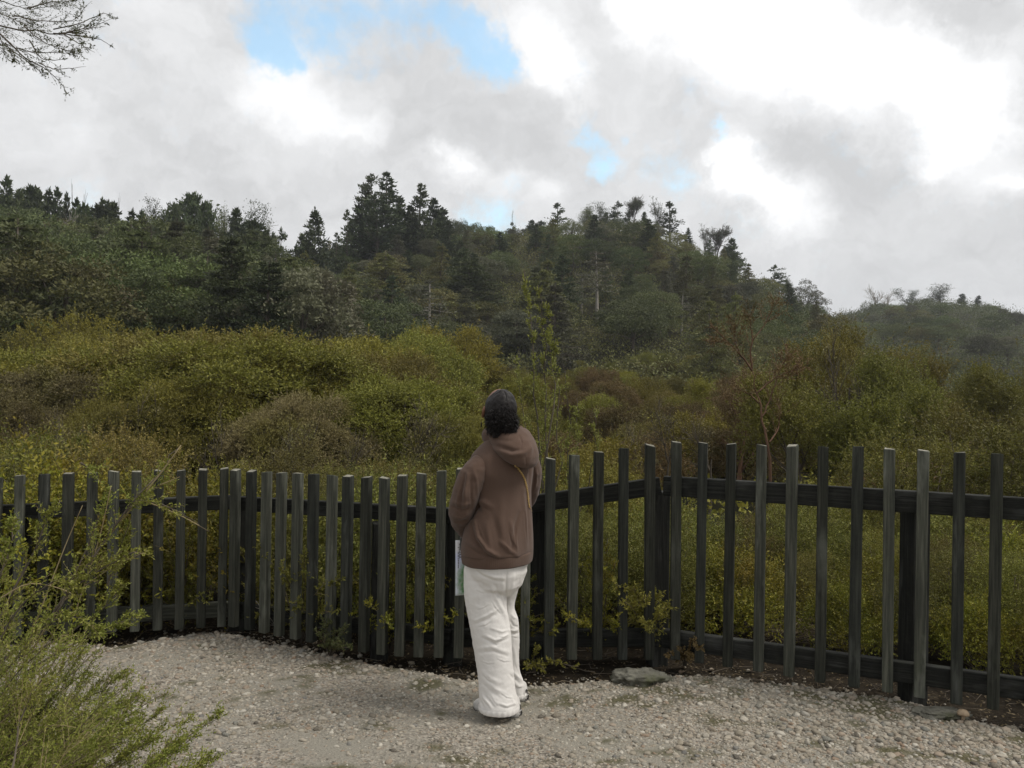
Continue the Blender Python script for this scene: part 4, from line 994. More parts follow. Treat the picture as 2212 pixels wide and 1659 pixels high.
a3 = scrub(58, (985, 2300), (9, 30), lambda px, Y: 1.25 + (Y - 9) * .02, lambda px, Y: [.2, .12, .05, .18, .45] if px < 1640 else [.35, .25, .05, .25, .10], 'between the fence and the valley floor right of the person', 'bushes behind the fence right of the person', 46, 22)
print('scrub', a1, a2, a3)

# --- small manuka trees on the right with visible trunks
def manuka_tree(seed, h, rad, leaf, bark, stems, clump=.11, per=10, nl=12, topbias=.45, leafy=.85):
    rng = np.random.default_rng(seed); gt, gc = Geo(), Geo(); paths = []
    for s in range(stems):
        a = rng.uniform(0, 6.28); d = nrm(np.array([math.cos(a) * .45, math.sin(a) * .45, 1.0]))
        grow(rng, [rng.normal() * .06, rng.normal() * .06, -.15], d, h * .62, h * .016, 0, 3, paths, (3, 4), .55, .1, .05, .55, .4)
    for p, r, l in paths: tube(gt, p, np.maximum(r, .005), 5 if l < 2 else 3, 0, cap=False)
    E = np.concatenate([p[0][[-1, -2, -3]] for p in paths if p[2] >= 2]); E = E[(rng.random(len(E)) < leafy) & (E[:, 2] > h * topbias * rng.uniform(.6, 1.2, len(E)))]
    n = len(E)
    O = np.repeat(E, per, 0) + rng.normal(size=(n * per, 3)) * rad * clump
    D = nrm(np.repeat(nrm(E - [0, 0, h * .4]), per, 0) * .6 + [0, 0, .5] + rng.normal(size=O.shape) * .45)
    sprays(gc, rng, O, D, .3 * rng.uniform(.5, 1.3, n * per), nl, .06, .024, .08, 0, twig=.005)
    return gc.mesh('manuka_crown', [M[leaf], M[bark]], smooth=False), gt.mesh('manuka_trunk', M[bark])
mt = [manuka_tree(501, 3.4, 1.5, 'manuka', 'bark_red', 2), manuka_tree(502, 3.4, 1.7, 'manuka_green', 'bark', 3), manuka_tree(503, 3.4, 1.6, 'manuka', 'bark', 3), manuka_tree(504, 3.2, 1.5, 'manuka_brown', 'bark_red', 2, leafy=.35)]
for i, (px, ytop, Y, k, lab) in enumerate([
    (1600, 735, 14.5, 3, 'half bare rusty tree with thin reddish branches left of the manuka group'), (1730, 770, 13, 1, 'round green manuka crown in the middle of the right hand group'),
    (1790, 690, 19, 2, 'upright olive manuka tree behind the right hand group'), (1880, 675, 21, 2, 'tallest olive manuka of the right hand group'), (1970, 730, 17, 1, 'broad manuka tree with a dark hollow below it'), (1890, 800, 13, 1, 'dense dark manuka shading the hollow behind the fence'),
    (2060, 745, 18, 2, 'olive manuka tree behind the pale shrub at the right'), (2180, 760, 20, 1, 'green manuka tree near the right edge'), (1560, 745, 22, 3, 'thin grey brown tree left of the forked trunk'), (1490, 800, 24, 0, 'small manuka tree on the flat left of the forked trunk'), (2260, 700, 24, 2, 'olive manuka tree cut by the right edge')]):
    x = bx(px, Y); z = gz(x, Y); zt = CAMZ + (CY - ytop + horizon_fix(px)) / FPX * Y
    s = (zt - z) / max(v.co.z for v in mt[k][0].vertices)
    o = empty('manuka_tree', (x, Y, z), lab, 'tree', 'small manuka trees right of the person'); o.scale = (s, s, s); o.rotation_euler = (0, 0, i * 2.1 + .4)
    link('crown', mt[k][0], o); link('trunk', mt[k][1], o)

def leafy_stem(g, gs, rng, pts, r0, nsub, sublen, nleaf, Ln, Wd, tstart=.25, subang=.7, up=.25, leafslot=0, twig=.003, bare_tip=0.0):
    """a curved stem with alternating leafy side twigs"""
    pts = np.asarray(pts, float); s = np.linspace(0, 1, len(pts)); tt = np.linspace(0, 1, 14)
    q = np.stack([np.interp(tt, s, pts[:, k]) for k in range(3)], 1)
    for _ in range(3): q[1:-1] = q[1:-1] * .5 + (q[:-2] + q[2:]) * .25
    L_ = np.linalg.norm(np.diff(q, axis=0), axis=1).sum()
    q[1:-1] += rng.normal(size=q[1:-1].shape) * L_ * .006
    tube(gs, q, np.linspace(r0, r0 * .22, len(q)), 5, 0)
    u = np.sort(rng.uniform(tstart, 1 - bare_tip, nsub)); O = np.stack([np.interp(u, tt, q[:, k]) for k in range(3)], 1)
    T = nrm(np.gradient(q, axis=0)); Tu = nrm(np.stack([np.interp(u, tt, T[:, k]) for k in range(3)], 1))
    sd = nrm(np.cross(Tu, rng.normal(size=(nsub, 3))))
    D = nrm(Tu * math.cos(subang) + sd * math.sin(subang) + np.array([0, 0, up]))
    ln = sublen * (1.15 - u * .75) * rng.uniform(.45, 1.3, nsub)
    sprays(g, rng, O, D, ln, nleaf, Ln, Wd, .03, leafslot, twig=twig, twig_slot=1, spread=.7)
    # side twigs of side twigs
    m = rng.integers(0, nsub, nsub); e = O[m] + D[m] * (ln[m] * rng.uniform(.3, .8, nsub))[:, None]
    sprays(g, rng, e, nrm(D[m] + rng.normal(size=(nsub, 3)) * .6 + [0, 0, up * .5]), ln[m] * .55, max(5, nleaf // 2), Ln, Wd, .03, leafslot, twig=twig * .7, twig_slot=1, spread=.7)

def leaning_tree():
    rng = np.random.default_rng(71); g, gs = Geo(), Geo(); Yd = 10.5; PQ = lambda a, b, d: P(a - 22, b, d)
    base = PQ(1695, 1010, Yd); base[2] = gz(base[0], base[1]) - .1
    trunk = [base] + [PQ(a, b, Yd) for a, b in [(1684, 955), (1668, 900), (1656, 850), (1646, 800)]]
    for pts, r, n, sub, bare in [
        (trunk, .024, 6, .25, 0), ([trunk[-1]] + [PQ(a, b, Yd - .1) for a, b in [(1628, 772), (1600, 745), (1572, 716), (1555, 700)]], .015, 26, .22, .1), ([trunk[-1]] + [PQ(a, b, Yd) for a, b in [(1642, 760), (1650, 725), (1640, 690), (1648, 668)]], .014, 30, .25, .05),
        ([PQ(1620, 762, Yd - .05)] + [PQ(a, b, Yd) for a, b in [(1606, 735), (1612, 705), (1600, 685)]], .009, 20, .2, .1), ([PQ(1648, 735, Yd)] + [PQ(a, b, Yd + .1) for a, b in [(1675, 700), (1690, 670), (1700, 650)]], .009, 26, .25, .05), ([trunk[2]] + [PQ(a, b, Yd + .15) for a, b in [(1690, 850), (1705, 800), (1725, 760)]], .012, 34, .28, 0), ([trunk[1]] + [PQ(a, b, Yd + .2) for a, b in [(1702, 930), (1708, 890), (1700, 840)]], .013, 22, .25, 0),
        ([trunk[3]] + [PQ(a, b, Yd + .1) for a, b in [(1690, 820), (1730, 800), (1765, 790)]], .012, 34, .28, 0), ([PQ(1590, 735, Yd - .1)] + [PQ(a, b, Yd - .1) for a, b in [(1570, 740), (1548, 735)]], .008, 14, .15, .2), ([PQ(1660, 870, Yd)] + [PQ(a, b, Yd - .15) for a, b in [(1640, 850), (1615, 840)]], .012, 18, .2, 0)]:
        leafy_stem(g, gs, rng, pts, r, int(n * .75), sub * 1.5, 13, .036, .015, .2, .8, .25, twig=.005, bare_tip=bare)
    o = link('leaning_manuka', g.mesh('leaning_manuka', [M['manuka_brown'], M['bark_red']], smooth=False)); tag(o, 'leaning manuka tree with a forked red brown trunk right of the fence bend', 'tree')
    link('trunk', gs.mesh('leaning_trunk', M['bark_red']), o)
leaning_tree()

# --- shrubs close behind the fence, fine leaved
NS = {}
for i, (lf, hh, rr) in enumerate([('near', 1.5, .62), ('manuka_green', 1.5, .6), ('manuka_gold', 1.5, .66), ('weed', .8, .5), ('near', 1.0, .55)]):
    NS[i] = shrub_mesh('fence_shrub', 600 + i, hh, rr, 14, 140, 16, .025, .0115, lf, 'bark', .2, .04, twig=.0022, stem_obj=True, leaders=14)
NSL = ['yellow green wispy shrub', 'dark green shrub', 'golden leaved shrub', 'low leafy weed clump', 'low bright green shrub']
ntk = [tuple(PZ(1745, 1385, .0)[:2] + np.array([dx_, .2])) for dx_ in (0,)]
def near(n, pxr, offr, hfun, probs, where, group, dmin=.34):
    made = tries = 0
    while made < n and tries < 9000:
        tries += 1
        px = prng.uniform(*pxr); off = offr[0] + (offr[1] - offr[0]) * prng.random() ** 1.1
        Y0 = 4.6
        for _ in range(4): Y0 = float(fence_y(bx(px, Y0))) + off
        x = bx(px, Y0)
        if any((x - a) ** 2 + (Y0 - b) ** 2 < dmin ** 2 for a, b in ntk): continue
        ntk.append((x, Y0)); made += 1
        k = prng.choice(5, p=probs); h = hfun(px, off) * prng.uniform(.8, 1.2); bh = [1.5, 1.5, 1.5, .8, 1.0][k]
        lab = NSL[k] + ' ' + where; s = h / bh
        o = put('fence_shrub', NS[k][0], x, Y0, gz(x, Y0) - .03, s * prng.uniform(.9, 1.15), prng.uniform(0, 6.28), lab, 'shrub', group, prng.normal() * .06, s)
        link('stems', NS[k][1], o)
near(34, (-150, 1010), (1.5, 5.0), lambda px, o: np.interp(px, [-150, 250, 380, 820, 930], [1.15, 1.12, .86, .86, 1.15]) + .05 * o, [.4, .15, .3, .05, .1], 'rising behind the left run of the fence', 'shrubs behind the left run of the fence', .5)
near(20, (-150, 1060), (.62, 1.4), lambda px, o: .9, [.12, .74, .0, .04, .1], 'close behind the left pickets', 'shrubs close behind the left pickets', .36)
near(10, (1060, 1440), (.62, 1.7), lambda px, o: .8, [.4, .15, .25, .1, .1], 'close behind the pickets right of the person', 'shrubs close behind the pickets right of the person', .4)
near(40, (1380, 2350), (.85, 3.4), lambda px, o: .42 + .1 * o, [.33, .0, .22, .28, .17], 'in the low growth behind the right pickets', 'low growth behind the right pickets', .4)
near(12, (1960, 2350), (1.6, 4.0), lambda px, o: 1.6, [.45, .1, .4, .0, .05], 'standing tall behind the right end of the fence', 'tall shrubs behind the right end of the fence', .45)
near(9, (2060, 2400), (.62, 1.2), lambda px, o: .9, [.2, .6, .0, .1, .1], 'in the shade behind the last pickets at the right', 'shaded shrubs behind the last pickets', .36)

# --- the tall thin sapling behind the person
def sapling():
    rng = np.random.default_rng(12); g, gs = Geo(), Geo(); Yd = 6.3
    base = P(1172, 1440, Yd); base[2] = -.1
    for i, (stem, n) in enumerate([
        ([(1172, 1250), (1168, 1000), (1160, 860), (1152, 720), (1132, 582)], 46), ([(1174, 1230), (1182, 1000), (1186, 860), (1172, 720), (1162, 615)], 40), ([(1170, 1260), (1150, 1040), (1128, 900), (1112, 770)], 30),
        ([(1176, 1240), (1205, 1040), (1215, 900), (1200, 770), (1196, 745)], 32), ([(1178, 1260), (1232, 1060), (1252, 940), (1246, 860)], 28), ([(1170, 1280), (1120, 1080), (1100, 960), (1092, 880)], 24),
        ([(1180, 1290), (1262, 1100), (1288, 980), (1285, 890)], 24), ([(1172, 1300), (1160, 1100), (1172, 960), (1190, 860)], 30), ([(1180, 1260), (1222, 1080), (1232, 930), (1222, 800)], 28), ([(1176, 1000), (1200, 860), (1185, 700), (1188, 660)], 24)]):
        pts = [base + rng.normal(size=3) * [.03, .03, 0]] + [P(a, b, Yd + rng.normal() * .07 + (i % 3 - 1) * .12) for a, b in stem]
        leafy_stem(g, gs, rng, pts, .011 if i < 2 else .008, int(n * 1.2), .14, 13, .024, .010, .3, .55, .35, twig=.003, bare_tip=.02)
    o = link('sapling', g.mesh('sapling', [M['sap'], M['bark']], smooth=False)); tag(o, 'tall thin yellow green sapling rising right behind the person', 'sapling')
    link('stems', gs.mesh('sapling_stems', M['bark']), o)
sapling()

# --- leafy sprigs that push through the fence
def sprig_bush(root_px, root_off, tips, seed, leaf, label, Ln=.016, Wd=.007, sub=.11, n=22):
    rng = np.random.default_rng(seed); g, gs = Geo(), Geo()
    Y0 = 4.6
    for _ in range(4): Y0 = float(fence_y(bx(root_px, Y0))) + root_off
    base = np.array([bx(root_px, Y0), Y0, -.06])
    for (a, b, off) in tips:
        Yt = 4.6
        for _ in range(4): Yt = float(fence_y(bx(a, Yt))) + off
        e = P(a, b, Yt); m = base * .45 + e * .55; m[2] = base[2] * .3 + e[2] * .7 + .03
        leafy_stem(g, gs, rng, [base, base * .8 + m * .2 + [0, 0, .06], m, e], .006, n, sub, 15, Ln, Wd, .3, .7, .15, twig=.0025)
    o = link('sprig_shrub', g.mesh('sprig_shrub', [M[leaf], M['twig']], smooth=False)); tag(o, label, 'shrub')
    link('stems', gs.mesh('sprig_stems', M['bark']), o)
sprig_bush(660, .2, [(560, 1180, -.05), (610, 1230, -.15), (660, 1190, -.1), (700, 1260, -.16), (690, 1200, .1), (640, 1300, -.1), (735, 1250, -.05), (560, 1250, .0), (720, 1320, -.1)], 31, 'near', 'green sprigs growing through the pickets right of the left corner')
sprig_bush(850, .25, [(800, 1300, -.06), (830, 1340, -.1), (770, 1320, 0), (880, 1320, .05), (760, 1240, .05), (915, 1250, .1), (850, 1230, .1), (800, 1200, .1)], 32, 'weed', 'yellowish weed leafing between the pickets left of the brochure')
sprig_bush(1410, .3, [(1330, 1262, -.05), (1350, 1300, -.12), (1390, 1290, -.14), (1425, 1330, -.12), (1440, 1310, -.06), (1400, 1345, -.12), (1370, 1270, -.02), (1345, 1275, .0), (1420, 1290, .05)], 33, 'manuka_green', 'bright green spray poking out between the pickets at the fence bend', .02, .008, .13, 26)
sprig_bush(1300, .25, [(1230, 1330, -.05), (1260, 1340, -.06), (1300, 1230, .0), (1330, 1215, -.02), (1290, 1290, .05), (1340, 1340, -.05), (1200, 1290, .1), (1270, 1200, .1), (1315, 1180, .1)], 34, 'weed', 'yellow leaved sprigs between the pickets left of the fence bend')
sprig_bush(400, .25, [(330, 1180, .1), (380, 1200, .05), (420, 1240, .0), (370, 1280, .05), (440, 1200, .1), (300, 1220, .1), (410, 1150, .15), (350, 1130, .15), (440, 1290, -.02), (480, 1250, .05)], 35, 'near', 'olive sprigs behind the left corner pickets')
sprig_bush(1490, .15, [(1470, 1400, -.08), (1500, 1385, -.08), (1520, 1400, -.1), (1490, 1420, -.12), (1440, 1415, -.1)], 36, 'manuka_brown', 'small reddish leaved weed at the foot of the fence bend', .014, .008, .06, 14)
sprig_bush(1160, .05, [(1140, 1440, -.15), (1180, 1450, -.18), (1210, 1430, -.1), (1160, 1400, -.05), (1250, 1440, -.12)], 37, 'manuka_green', 'small dark green weed at the fence foot beside the white trousers', .012, .007, .05, 12)
sprig_bush(720, .0, [(690, 1370, -.16), (730, 1390, -.18), (760, 1400, -.15), (700, 1340, -.1), (745, 1360, -.1)], 38, 'bush_dark', 'dark sprawling weed at the foot of the left pickets', .014, .008, .08, 16)

sprig_bush(560, .3, [(520, 1190, .1), (545, 1230, .05), (580, 1290, .0), (600, 1180, .1), (530, 1270, .05), (560, 1330, -.05), (500, 1300, .05), (615, 1310, .05)], 41, 'near', 'olive sprigs low behind the left corner post')
sprig_bush(960, .25, [(930, 1290, .0), (955, 1330, -.03), (900, 1240, .1), (970, 1250, .1), (985, 1330, -.03), (915, 1350, -.05), (885, 1290, .05)], 42, 'weed', 'yellow weed between the pickets just left of the map')
sprig_bush(230, .3, [(170, 1160, .1), (200, 1210, .05), (250, 1180, .1), (280, 1260, .05), (220, 1290, .0), (150, 1250, .1), (120, 1190, .1), (260, 1150, .15)], 43, 'manuka_green', 'dark sprigs behind the pickets over the foreground bush')
sprig_bush(1080, .2, [(1140, 1300, .0), (1160, 1340, -.04), (1150, 1250, .08), (1200, 1360, -.05), (1210, 1310, .02), (1175, 1270, .05)], 44, 'weed', 'yellowish sprigs right beside the white trousers')
# --- big foreground bush, lower left corner
def corner_bush():
    rng = np.random.default_rng(52); g, gs, gt = Geo(), Geo(), Geo()
    # airy upper shoots
    for i, (pts, d0, d1, n, bare) in enumerate([
        ([(-80, 1560), (60, 1400), (200, 1210), (290, 1085), (345, 1020), (390, 965)], 2.75, 3.0, 40, .16), ([(-90, 1500), (0, 1330), (60, 1220), (100, 1120), (130, 1080)], 2.6, 2.7, 36, .05),
        ([(120, 1330), (180, 1200), (215, 1120), (240, 1050)], 2.8, 2.9, 26, .05), ([(270, 1110), (300, 1075), (380, 1100), (452, 1148)], 2.9, 2.9, 14, .3), ([(290, 1085), (340, 1050), (372, 1037)], 2.95, 3.0, 8, .3), ([(175, 1000), (190, 1010), (208, 1020)], 2.9, 2.95, 6, .3),
        ([(-60, 1480), (60, 1280), (130, 1250), (170, 1290)], 2.5, 2.5, 26, .1), ([(140, 1280), (200, 1240), (290, 1190), (318, 1190)], 2.8, 2.85, 24, .1), ([(40, 1420), (150, 1370), (230, 1310), (260, 1265)], 2.7, 2.8, 30, .05),
        ([(60, 1450), (180, 1380), (260, 1345), (305, 1330)], 2.75, 2.9, 30, .05), ([(-40, 1300), (10, 1230), (30, 1150), (22, 1120)], 2.5, 2.5, 24, .05), ([(0, 1430), (100, 1340), (170, 1330), (220, 1370)], 2.6, 2.7, 28, .05), ([(230, 1270), (255, 1190), (285, 1120)], 2.9, 2.95, 18, .1)]):
        w_ = [P(a, b, d0 + (d1 - d0) * k / (len(pts) - 1)) for k, (a, b) in enumerate(pts)]
        leafy_stem(g, gs, rng, w_, .006 if i < 2 else .0038, int(n * 1.55), .085 if i < 3 else .065, 12, .0125, .0055, .12, .6, .12, twig=.002, bare_tip=bare)
    # dense feathery mass below
    base = P(-260, 1900, 2.7)
    for i in range(140):
        u = rng.random(); v = rng.random() ** .8
        tx = -40 + u * 330 + rng.normal() * 30; top = np.interp(tx, [-60, 60, 150, 250, 300, 420, 500], [1330, 1340, 1365, 1400, 1470, 1560, 1640])
        ty = top + 10 + v * (1720 - top)
        d = rng.uniform(2.15, 2.95)
        e = P(tx, ty, d); b = P(-160 + u * 160 + rng.normal() * 60, 1990 - 200 * (1 - v), d - .1 + rng.normal() * .15); m = (b + e) / 2 + np.array([-.05, 0, .05])
        leafy_stem(g, gs, rng, [b, m, e], .0035, 30, .15, 15, .0115, .0038, .25, .4, .3, twig=.0018)
    for (a, b, d) in [(478, 1548, 2.7), (430, 1590, 2.55), (340, 1545, 2.7), (300, 1500, 2.8), (390, 1560, 2.6), (455, 1640, 2.4), (420, 1660, 2.3), (350, 1500, 2.75), (265, 1465, 2.8), (330, 1600, 2.5), (385, 1620, 2.4), (280, 1560, 2.6), (500, 1700, 2.3)]:
        e = P(a, b, d); s = P(a - 260, b + 240, d - .1)
        leafy_stem(g, gs, rng, [s, (s + e) / 2 + [-.02, 0, .05], e], .004, 40, .12, 15, .012, .0045, .25, .5, .25, twig=.0018)
    for pts, d_, r_ in [([(60, 1420), (190, 1210), (300, 1080), (350, 1020), (391, 962)], 2.92, .0042), ([(300, 1078), (350, 1096), (400, 1118), (450, 1147)], 2.95, .003), ([(345, 1048), (372, 1037), (388, 1030)], 2.96, .0022), ([(-10, 1300), (60, 1255), (130, 1270), (165, 1287)], 2.6, .0028), ([(160, 1330), (215, 1165), (240, 1050)], 2.85, .0026), ([(60, 1390), (140, 1180), (178, 1092)], 2.8, .0026), ([(120, 1310), (240, 1225), (318, 1190)], 2.85, .0024), ([(172, 1000), (190, 1010), (208, 1021)], 2.95, .0022)]:
        q = np.array([P(a, b, d_) for a, b in pts]); t_ = np.linspace(0, 1, 12); q = np.stack([np.interp(t_, np.linspace(0, 1, len(q)), q[:, k]) for k in range(3)], 1)
        for _ in range(2): q[1:-1] = .5 * q[1:-1] + .25 * (q[2:] + q[:-2])
        tube(gt, q, np.linspace(r_, r_ * .5, 12), 5)
    # rooted main stems
    for k in range(6):
        r = np.array([base[0] + rng.normal() * .1, base[1] + rng.normal() * .1, -.05]); e = P(-150 + 60 * k, 1780, 2.5 + .08 * k)
        tube(gs, np.array([r, r * .5 + e * .5 + [0, 0, .1], e]), [.018, .012, .006], 6)
    o = link('foreground_bush', g.mesh('foreground_bush', [M['corner'], M['twig']], smooth=False)); tag(o, 'feathery olive green bush filling the lower left corner, its bare tipped shoots crossing the fence', 'bush')
    link('stems', gs.mesh('bush_stems', M['bark']), o); link('bare_shoots', gt.mesh('bare_shoots', M['twig']), o)
corner_bush()

# --- tree outside the frame whose twigs hang into the upper left corner
def overhang():
    rng = np.random.default_rng(90); g, gs, gb = Geo(), Geo(), Geo()
    D0 = 3.6
    trunk = [np.array([-4.1, 3.2, -.2]), np.array([-4.0, 3.3, 1.2]), np.array([-3.85, 3.45, 2.4]), np.array([-3.7, 3.55, 3.5]), np.array([-3.6, 3.6, 4.6])]
    tube(gb, np.array(trunk), [.09, .08, .065, .05, .03], 8)
    fork = P(-92, 35, D0)
    tube(gb, np.array([trunk[2], (trunk[2] + fork) / 2 + [0, 0, .1], fork]), [.05, .032, .016], 6)
    for i, (pts, n, sub) in enumerate([
        ([(-160, 60), (0, 106), (120, 116), (215, 127), (280, 132), (300, 138)], 70, .16), ([(200, 125), (290, 125), (350, 100), (428, 66)], 20, .05), ([(230, 128), (320, 105), (390, 45)], 20, .06), ([(280, 132), (340, 140), (385, 150), (432, 184)], 12, .03), ([(240, 130), (300, 165), (355, 197)], 14, .05),
        ([(-100, 80), (0, 104), (40, 185), (90, 220), (150, 238), (192, 270), (243, 328)], 46, .10), ([(150, 238), (200, 262), (250, 258), (322, 250)], 9, .05), ([(60, 180), (130, 200), (200, 195), (296, 203)], 36, .08), ([(90, 100), (160, 160), (250, 190), (280, 198)], 34, .10), ([(40, 185), (90, 222), (140, 258), (165, 278)], 22, .06),
        ([(-100, -30), (20, 0), (70, 30), (100, 32), (180, 28), (250, 18)], 56, .12), ([(100, 30), (200, 5), (270, 8)], 26, .08), ([(-80, 20), (10, 50), (60, 80), (120, 90)], 50, .15), ([(-90, 60), (0, 120), (10, 170), (20, 215)], 30, .07), ([(20, 160), (45, 200), (55, 238)], 10, .03), ([(110, 150), (150, 225), (220, 225), (248, 222)], 16, .06), ([(-60, 140), (20, 190), (60, 200)], 30, .09),
        ([(50, 60), (120, 75), (200, 85), (290, 75), (315, 32)], 40, .09), ([(0, -40), (80, -30), (160, -40)], 30, .12), ([(200, 110), (300, 92), (390, 42), (420, 63)], 16, .04), ([(250, 120), (300, 110), (395, 100)], 10, .03)]):
        w_ = [P(a, b, D0 + .10 * math.sin(i * 2.1) + .03 * k) for k, (a, b) in enumerate([(x_ * .576, y_ * .576) for x_, y_ in pts])]
        if pts[0][0] <= 0: w_ = [fork] + w_
        leafy_stem(g, gs, rng, w_, .0055 if i in (0, 5) else .003, int(n * .62), sub, 8, .0115, .0042, .05, .6, .1, twig=.0018)
    o = empty('overhanging_tree', (-4.1, 3.2, 0), 'tree beyond the left edge whose fine dark twigs hang into the upper left corner', 'tree')
    inv = Vector((4.1, -3.2, 0))
    for nm, me in (('trunk', gb.mesh('overhang_trunk', M['bark'])), ('twigs', gs.mesh('overhang_twigs', M['bark'])), ('foliage', g.mesh('overhang_foliage', [M['bush_dark'], M['bark']], smooth=False))):
        c = link(nm, me, o); c.location = inv
overhang()

# --- dry stalks on the ground behind the fence, dead twig, mushroom
def dry_pile():
    rng = np.random.default_rng(5); g = Geo(); c = PZ(1745, 1385, .0); c[1] += .15
    for i in range(190):
        p = c + rng.normal(size=3) * [.2, .12, 0]; p[2] = rng.uniform(-.05, .07); a = rng.uniform(0, 6.28); L_ = rng.uniform(.06, .24); d = np.array([math.cos(a), math.sin(a) * .7, rng.normal() * .25])
        tube(g, np.array([p, p + d * L_ * .5 + [0, 0, .015], p + d * L_]), [.0028, .0024, .0014], 4)
    tag(link('dry_stalks', g.mesh('dry_stalks', M['dry'])), 'small heap of pale dry cut stalks on the ground behind the right pickets', 'stalks', kind='stuff')
dry_pile()
def dead_twig():
    rng = np.random.default_rng(6); g = Geo(); paths = []
    grow(rng, PZ(620, 1372, .02) + np.array([0, -.06, 0]), nrm(np.array([-.55, -.1, .6])), .3, .004, 0, 2, paths, (3, 4), .6, .2, .05, .6, .2)
    for p, r, l in paths: tube(g, p, np.maximum(r, .0012), 4)
    tag(link('dead_twig', g.mesh('dead_twig', M['bark_pale'])), 'bare grey branching twig leaning at the pickets near the left corner', 'twig')
dead_twig()
def mushroom():
    g = Geo(); c = PZ(2080, 1566, .0)
    t = np.linspace(0, 1, 7); prof = [(.012, 0), (.009, .02), (.008, .045), (.009, .055), (.028, .05), (.027, .06), (.018, .072), (.001, .076)]
    ns = 16; a = np.linspace(0, 2 * np.pi, ns, endpoint=False)
    V = np.concatenate([np.stack([r * np.cos(a), r * np.sin(a), np.full(ns, z)], 1) for r, z in prof]); i = np.arange(len(prof) - 1)[:, None] * ns; j = np.arange(ns)[None]; j2 = (j + 1) % ns
    g.add(V, np.stack([i + j, i + j2, i + ns + j2, i + ns + j], -1).reshape(-1, 4))
    m, nt, N, L, out = new_mat('mushroom_skin'); pbsdf(N, L, out, ramp(N, L, noise(N, L, 60, 4, objcoord(N, L)), [(.3, (.22, .16, .1)), (.7, (.4, .31, .21))]), .7)
    o = link('mushroom', g.mesh('mushroom', m)); o.location = c + np.array([0, 0, .0]); tag(o, 'tiny pale tan mushroom at the gravel edge near the right corner', 'mushroom')
mushroom()

# ------------------------------------------------------------------ the person
def Z7(zx, zy, d): return P(921.7 + .46497 * zx, 806.5 + .46497 * zy, d)
def H7(zx, zy, d): return P(944.6 + zx * .16663, 817.9 + zy * .16663, d)

def loft(rings, ns=40, cap=True):
    """rings of (centre, axis a, axis b) -> closed tube"""
    ang = np.linspace(0, 2 * np.pi, ns, endpoint=False); V = []
    for c, a, b in rings: V.append(np.array(c) + np.cos(ang)[:, None] * np.array(a) + np.sin(ang)[:, None] * np.array(b))
    m = len(V); V = np.concatenate(V)
    i = np.arange(m - 1)[:, None] * ns; j = np.arange(ns)[None]; j2 = (j + 1) % ns
    F = [list(r) for r in np.stack([i + j, i + j2, i + ns + j2, i + ns + j], -1).reshape(-1, 4)]
    if cap: F.append(list(range(ns))[::-1]); F.append(list(range((m - 1) * ns, m * ns)))
    return V, F

def interp_rows(tab, n):
    tab = np.array(tab, float); t = np.linspace(tab[0, 0], tab[-1, 0], n)
    out = [t]
    for k in range(1, tab.shape[1]):
        y = np.interp(t, tab[:, 0], tab[:, k])
        for _ in range(4): y[1:-1] = .5 * y[1:-1] + .25 * (y[2:] + y[:-2])
        out.append(y)
    return np.stack(out, 1)

def capsule_path(pts, rad, ns=14, sub=4):
    pts = np.array(pts, float); t = np.linspace(0, 1, len(pts)); u = np.linspace(0, 1, (len(pts) - 1) * sub + 1)
    q = np.stack([np.interp(u, t, pts[:, k]) for k in range(3)], 1); r = np.interp(u, t, np.array(rad, float))
    for _ in range(2): q[1:-1] = .5 * q[1:-1] + .25 * (q[2:] + q[:-2])
    T = nrm(np.gradient(q, axis=0)); rings = []
    a = np.array([0.3, 1, .2]); n0 = nrm(np.cross(T[0], a))
    def add(c, rr):
        rings.append((c, n0 * rr, np.cross(T_, n0) * rr))
    T_ = T[0]
    for s in (1.0, .8, .45): add(q[0] - T[0] * r[0] * s * .9, r[0] * math.sqrt(max(.02, 1 - s * s)))
    for i in range(len(q)):
        T_ = T[i]; n0 = nrm(n0 - T_ * (n0 @ T_)); add(q[i], r[i])
    for s in (.45, .8, 1.0): add(q[-1] + T[-1] * r[-1] * s * .9, r[-1] * math.sqrt(max(.02, 1 - s * s)))
    return loft(rings, ns)

def join_remesh(parts, voxel, smooth=2, name='m', project=None):
    """several overlapping closed volumes become one continuous surface"""
    V, F, n = [], [], 0
    for v, f in parts:
        V.append(v); F += [[int(i) + n for i in fa] for fa in f]; n += len(v)
    me = bpy.data.meshes.new(name); me.from_pydata([tuple(v) for v in np.concatenate(V)], [], F); me.update()
    bm = bmesh.new(); bm.from_mesh(me); bmesh.ops.recalc_face_normals(bm, faces=bm.faces); bm.to_mesh(me); bm.free()
    o = bpy.data.objects.new(name, me); COL.objects.link(o)
    md = o.modifiers.new('r', 'REMESH'); md.mode = 'VOXEL'; md.voxel_size = voxel; md.use_smooth_shade = True
    sm = o.modifiers.new('s', 'SMOOTH'); sm.factor = .5; sm.iterations = smooth
    dg = bpy.context.evaluated_depsgraph_get(); dg.update()
    out = bpy.data.meshes.new_from_object(o.evaluated_get(dg))
    bpy.data.objects.remove(o); bpy.data.meshes.remove(me)
    out.name = name
    for p in out.polygons: p.use_smooth = True
    return out

def mcoords(me):
    c = np.empty(len(me.vertices) * 3, np.float32); me.vertices.foreach_get('co', c)
    n = np.empty(len(me.vertices) * 3, np.float32); me.vertices.foreach_get('normal', n)
    return c.reshape(-1, 3).astype(float), n.reshape(-1, 3).astype(float)
def setco(me, c):
    me.vertices.foreach_set('co', c.astype(np.float32).ravel()); me.update()

def to7(c):
    u, v = proj(c); return (u - 921.7) / .46497, (v - 806.5) / .46497

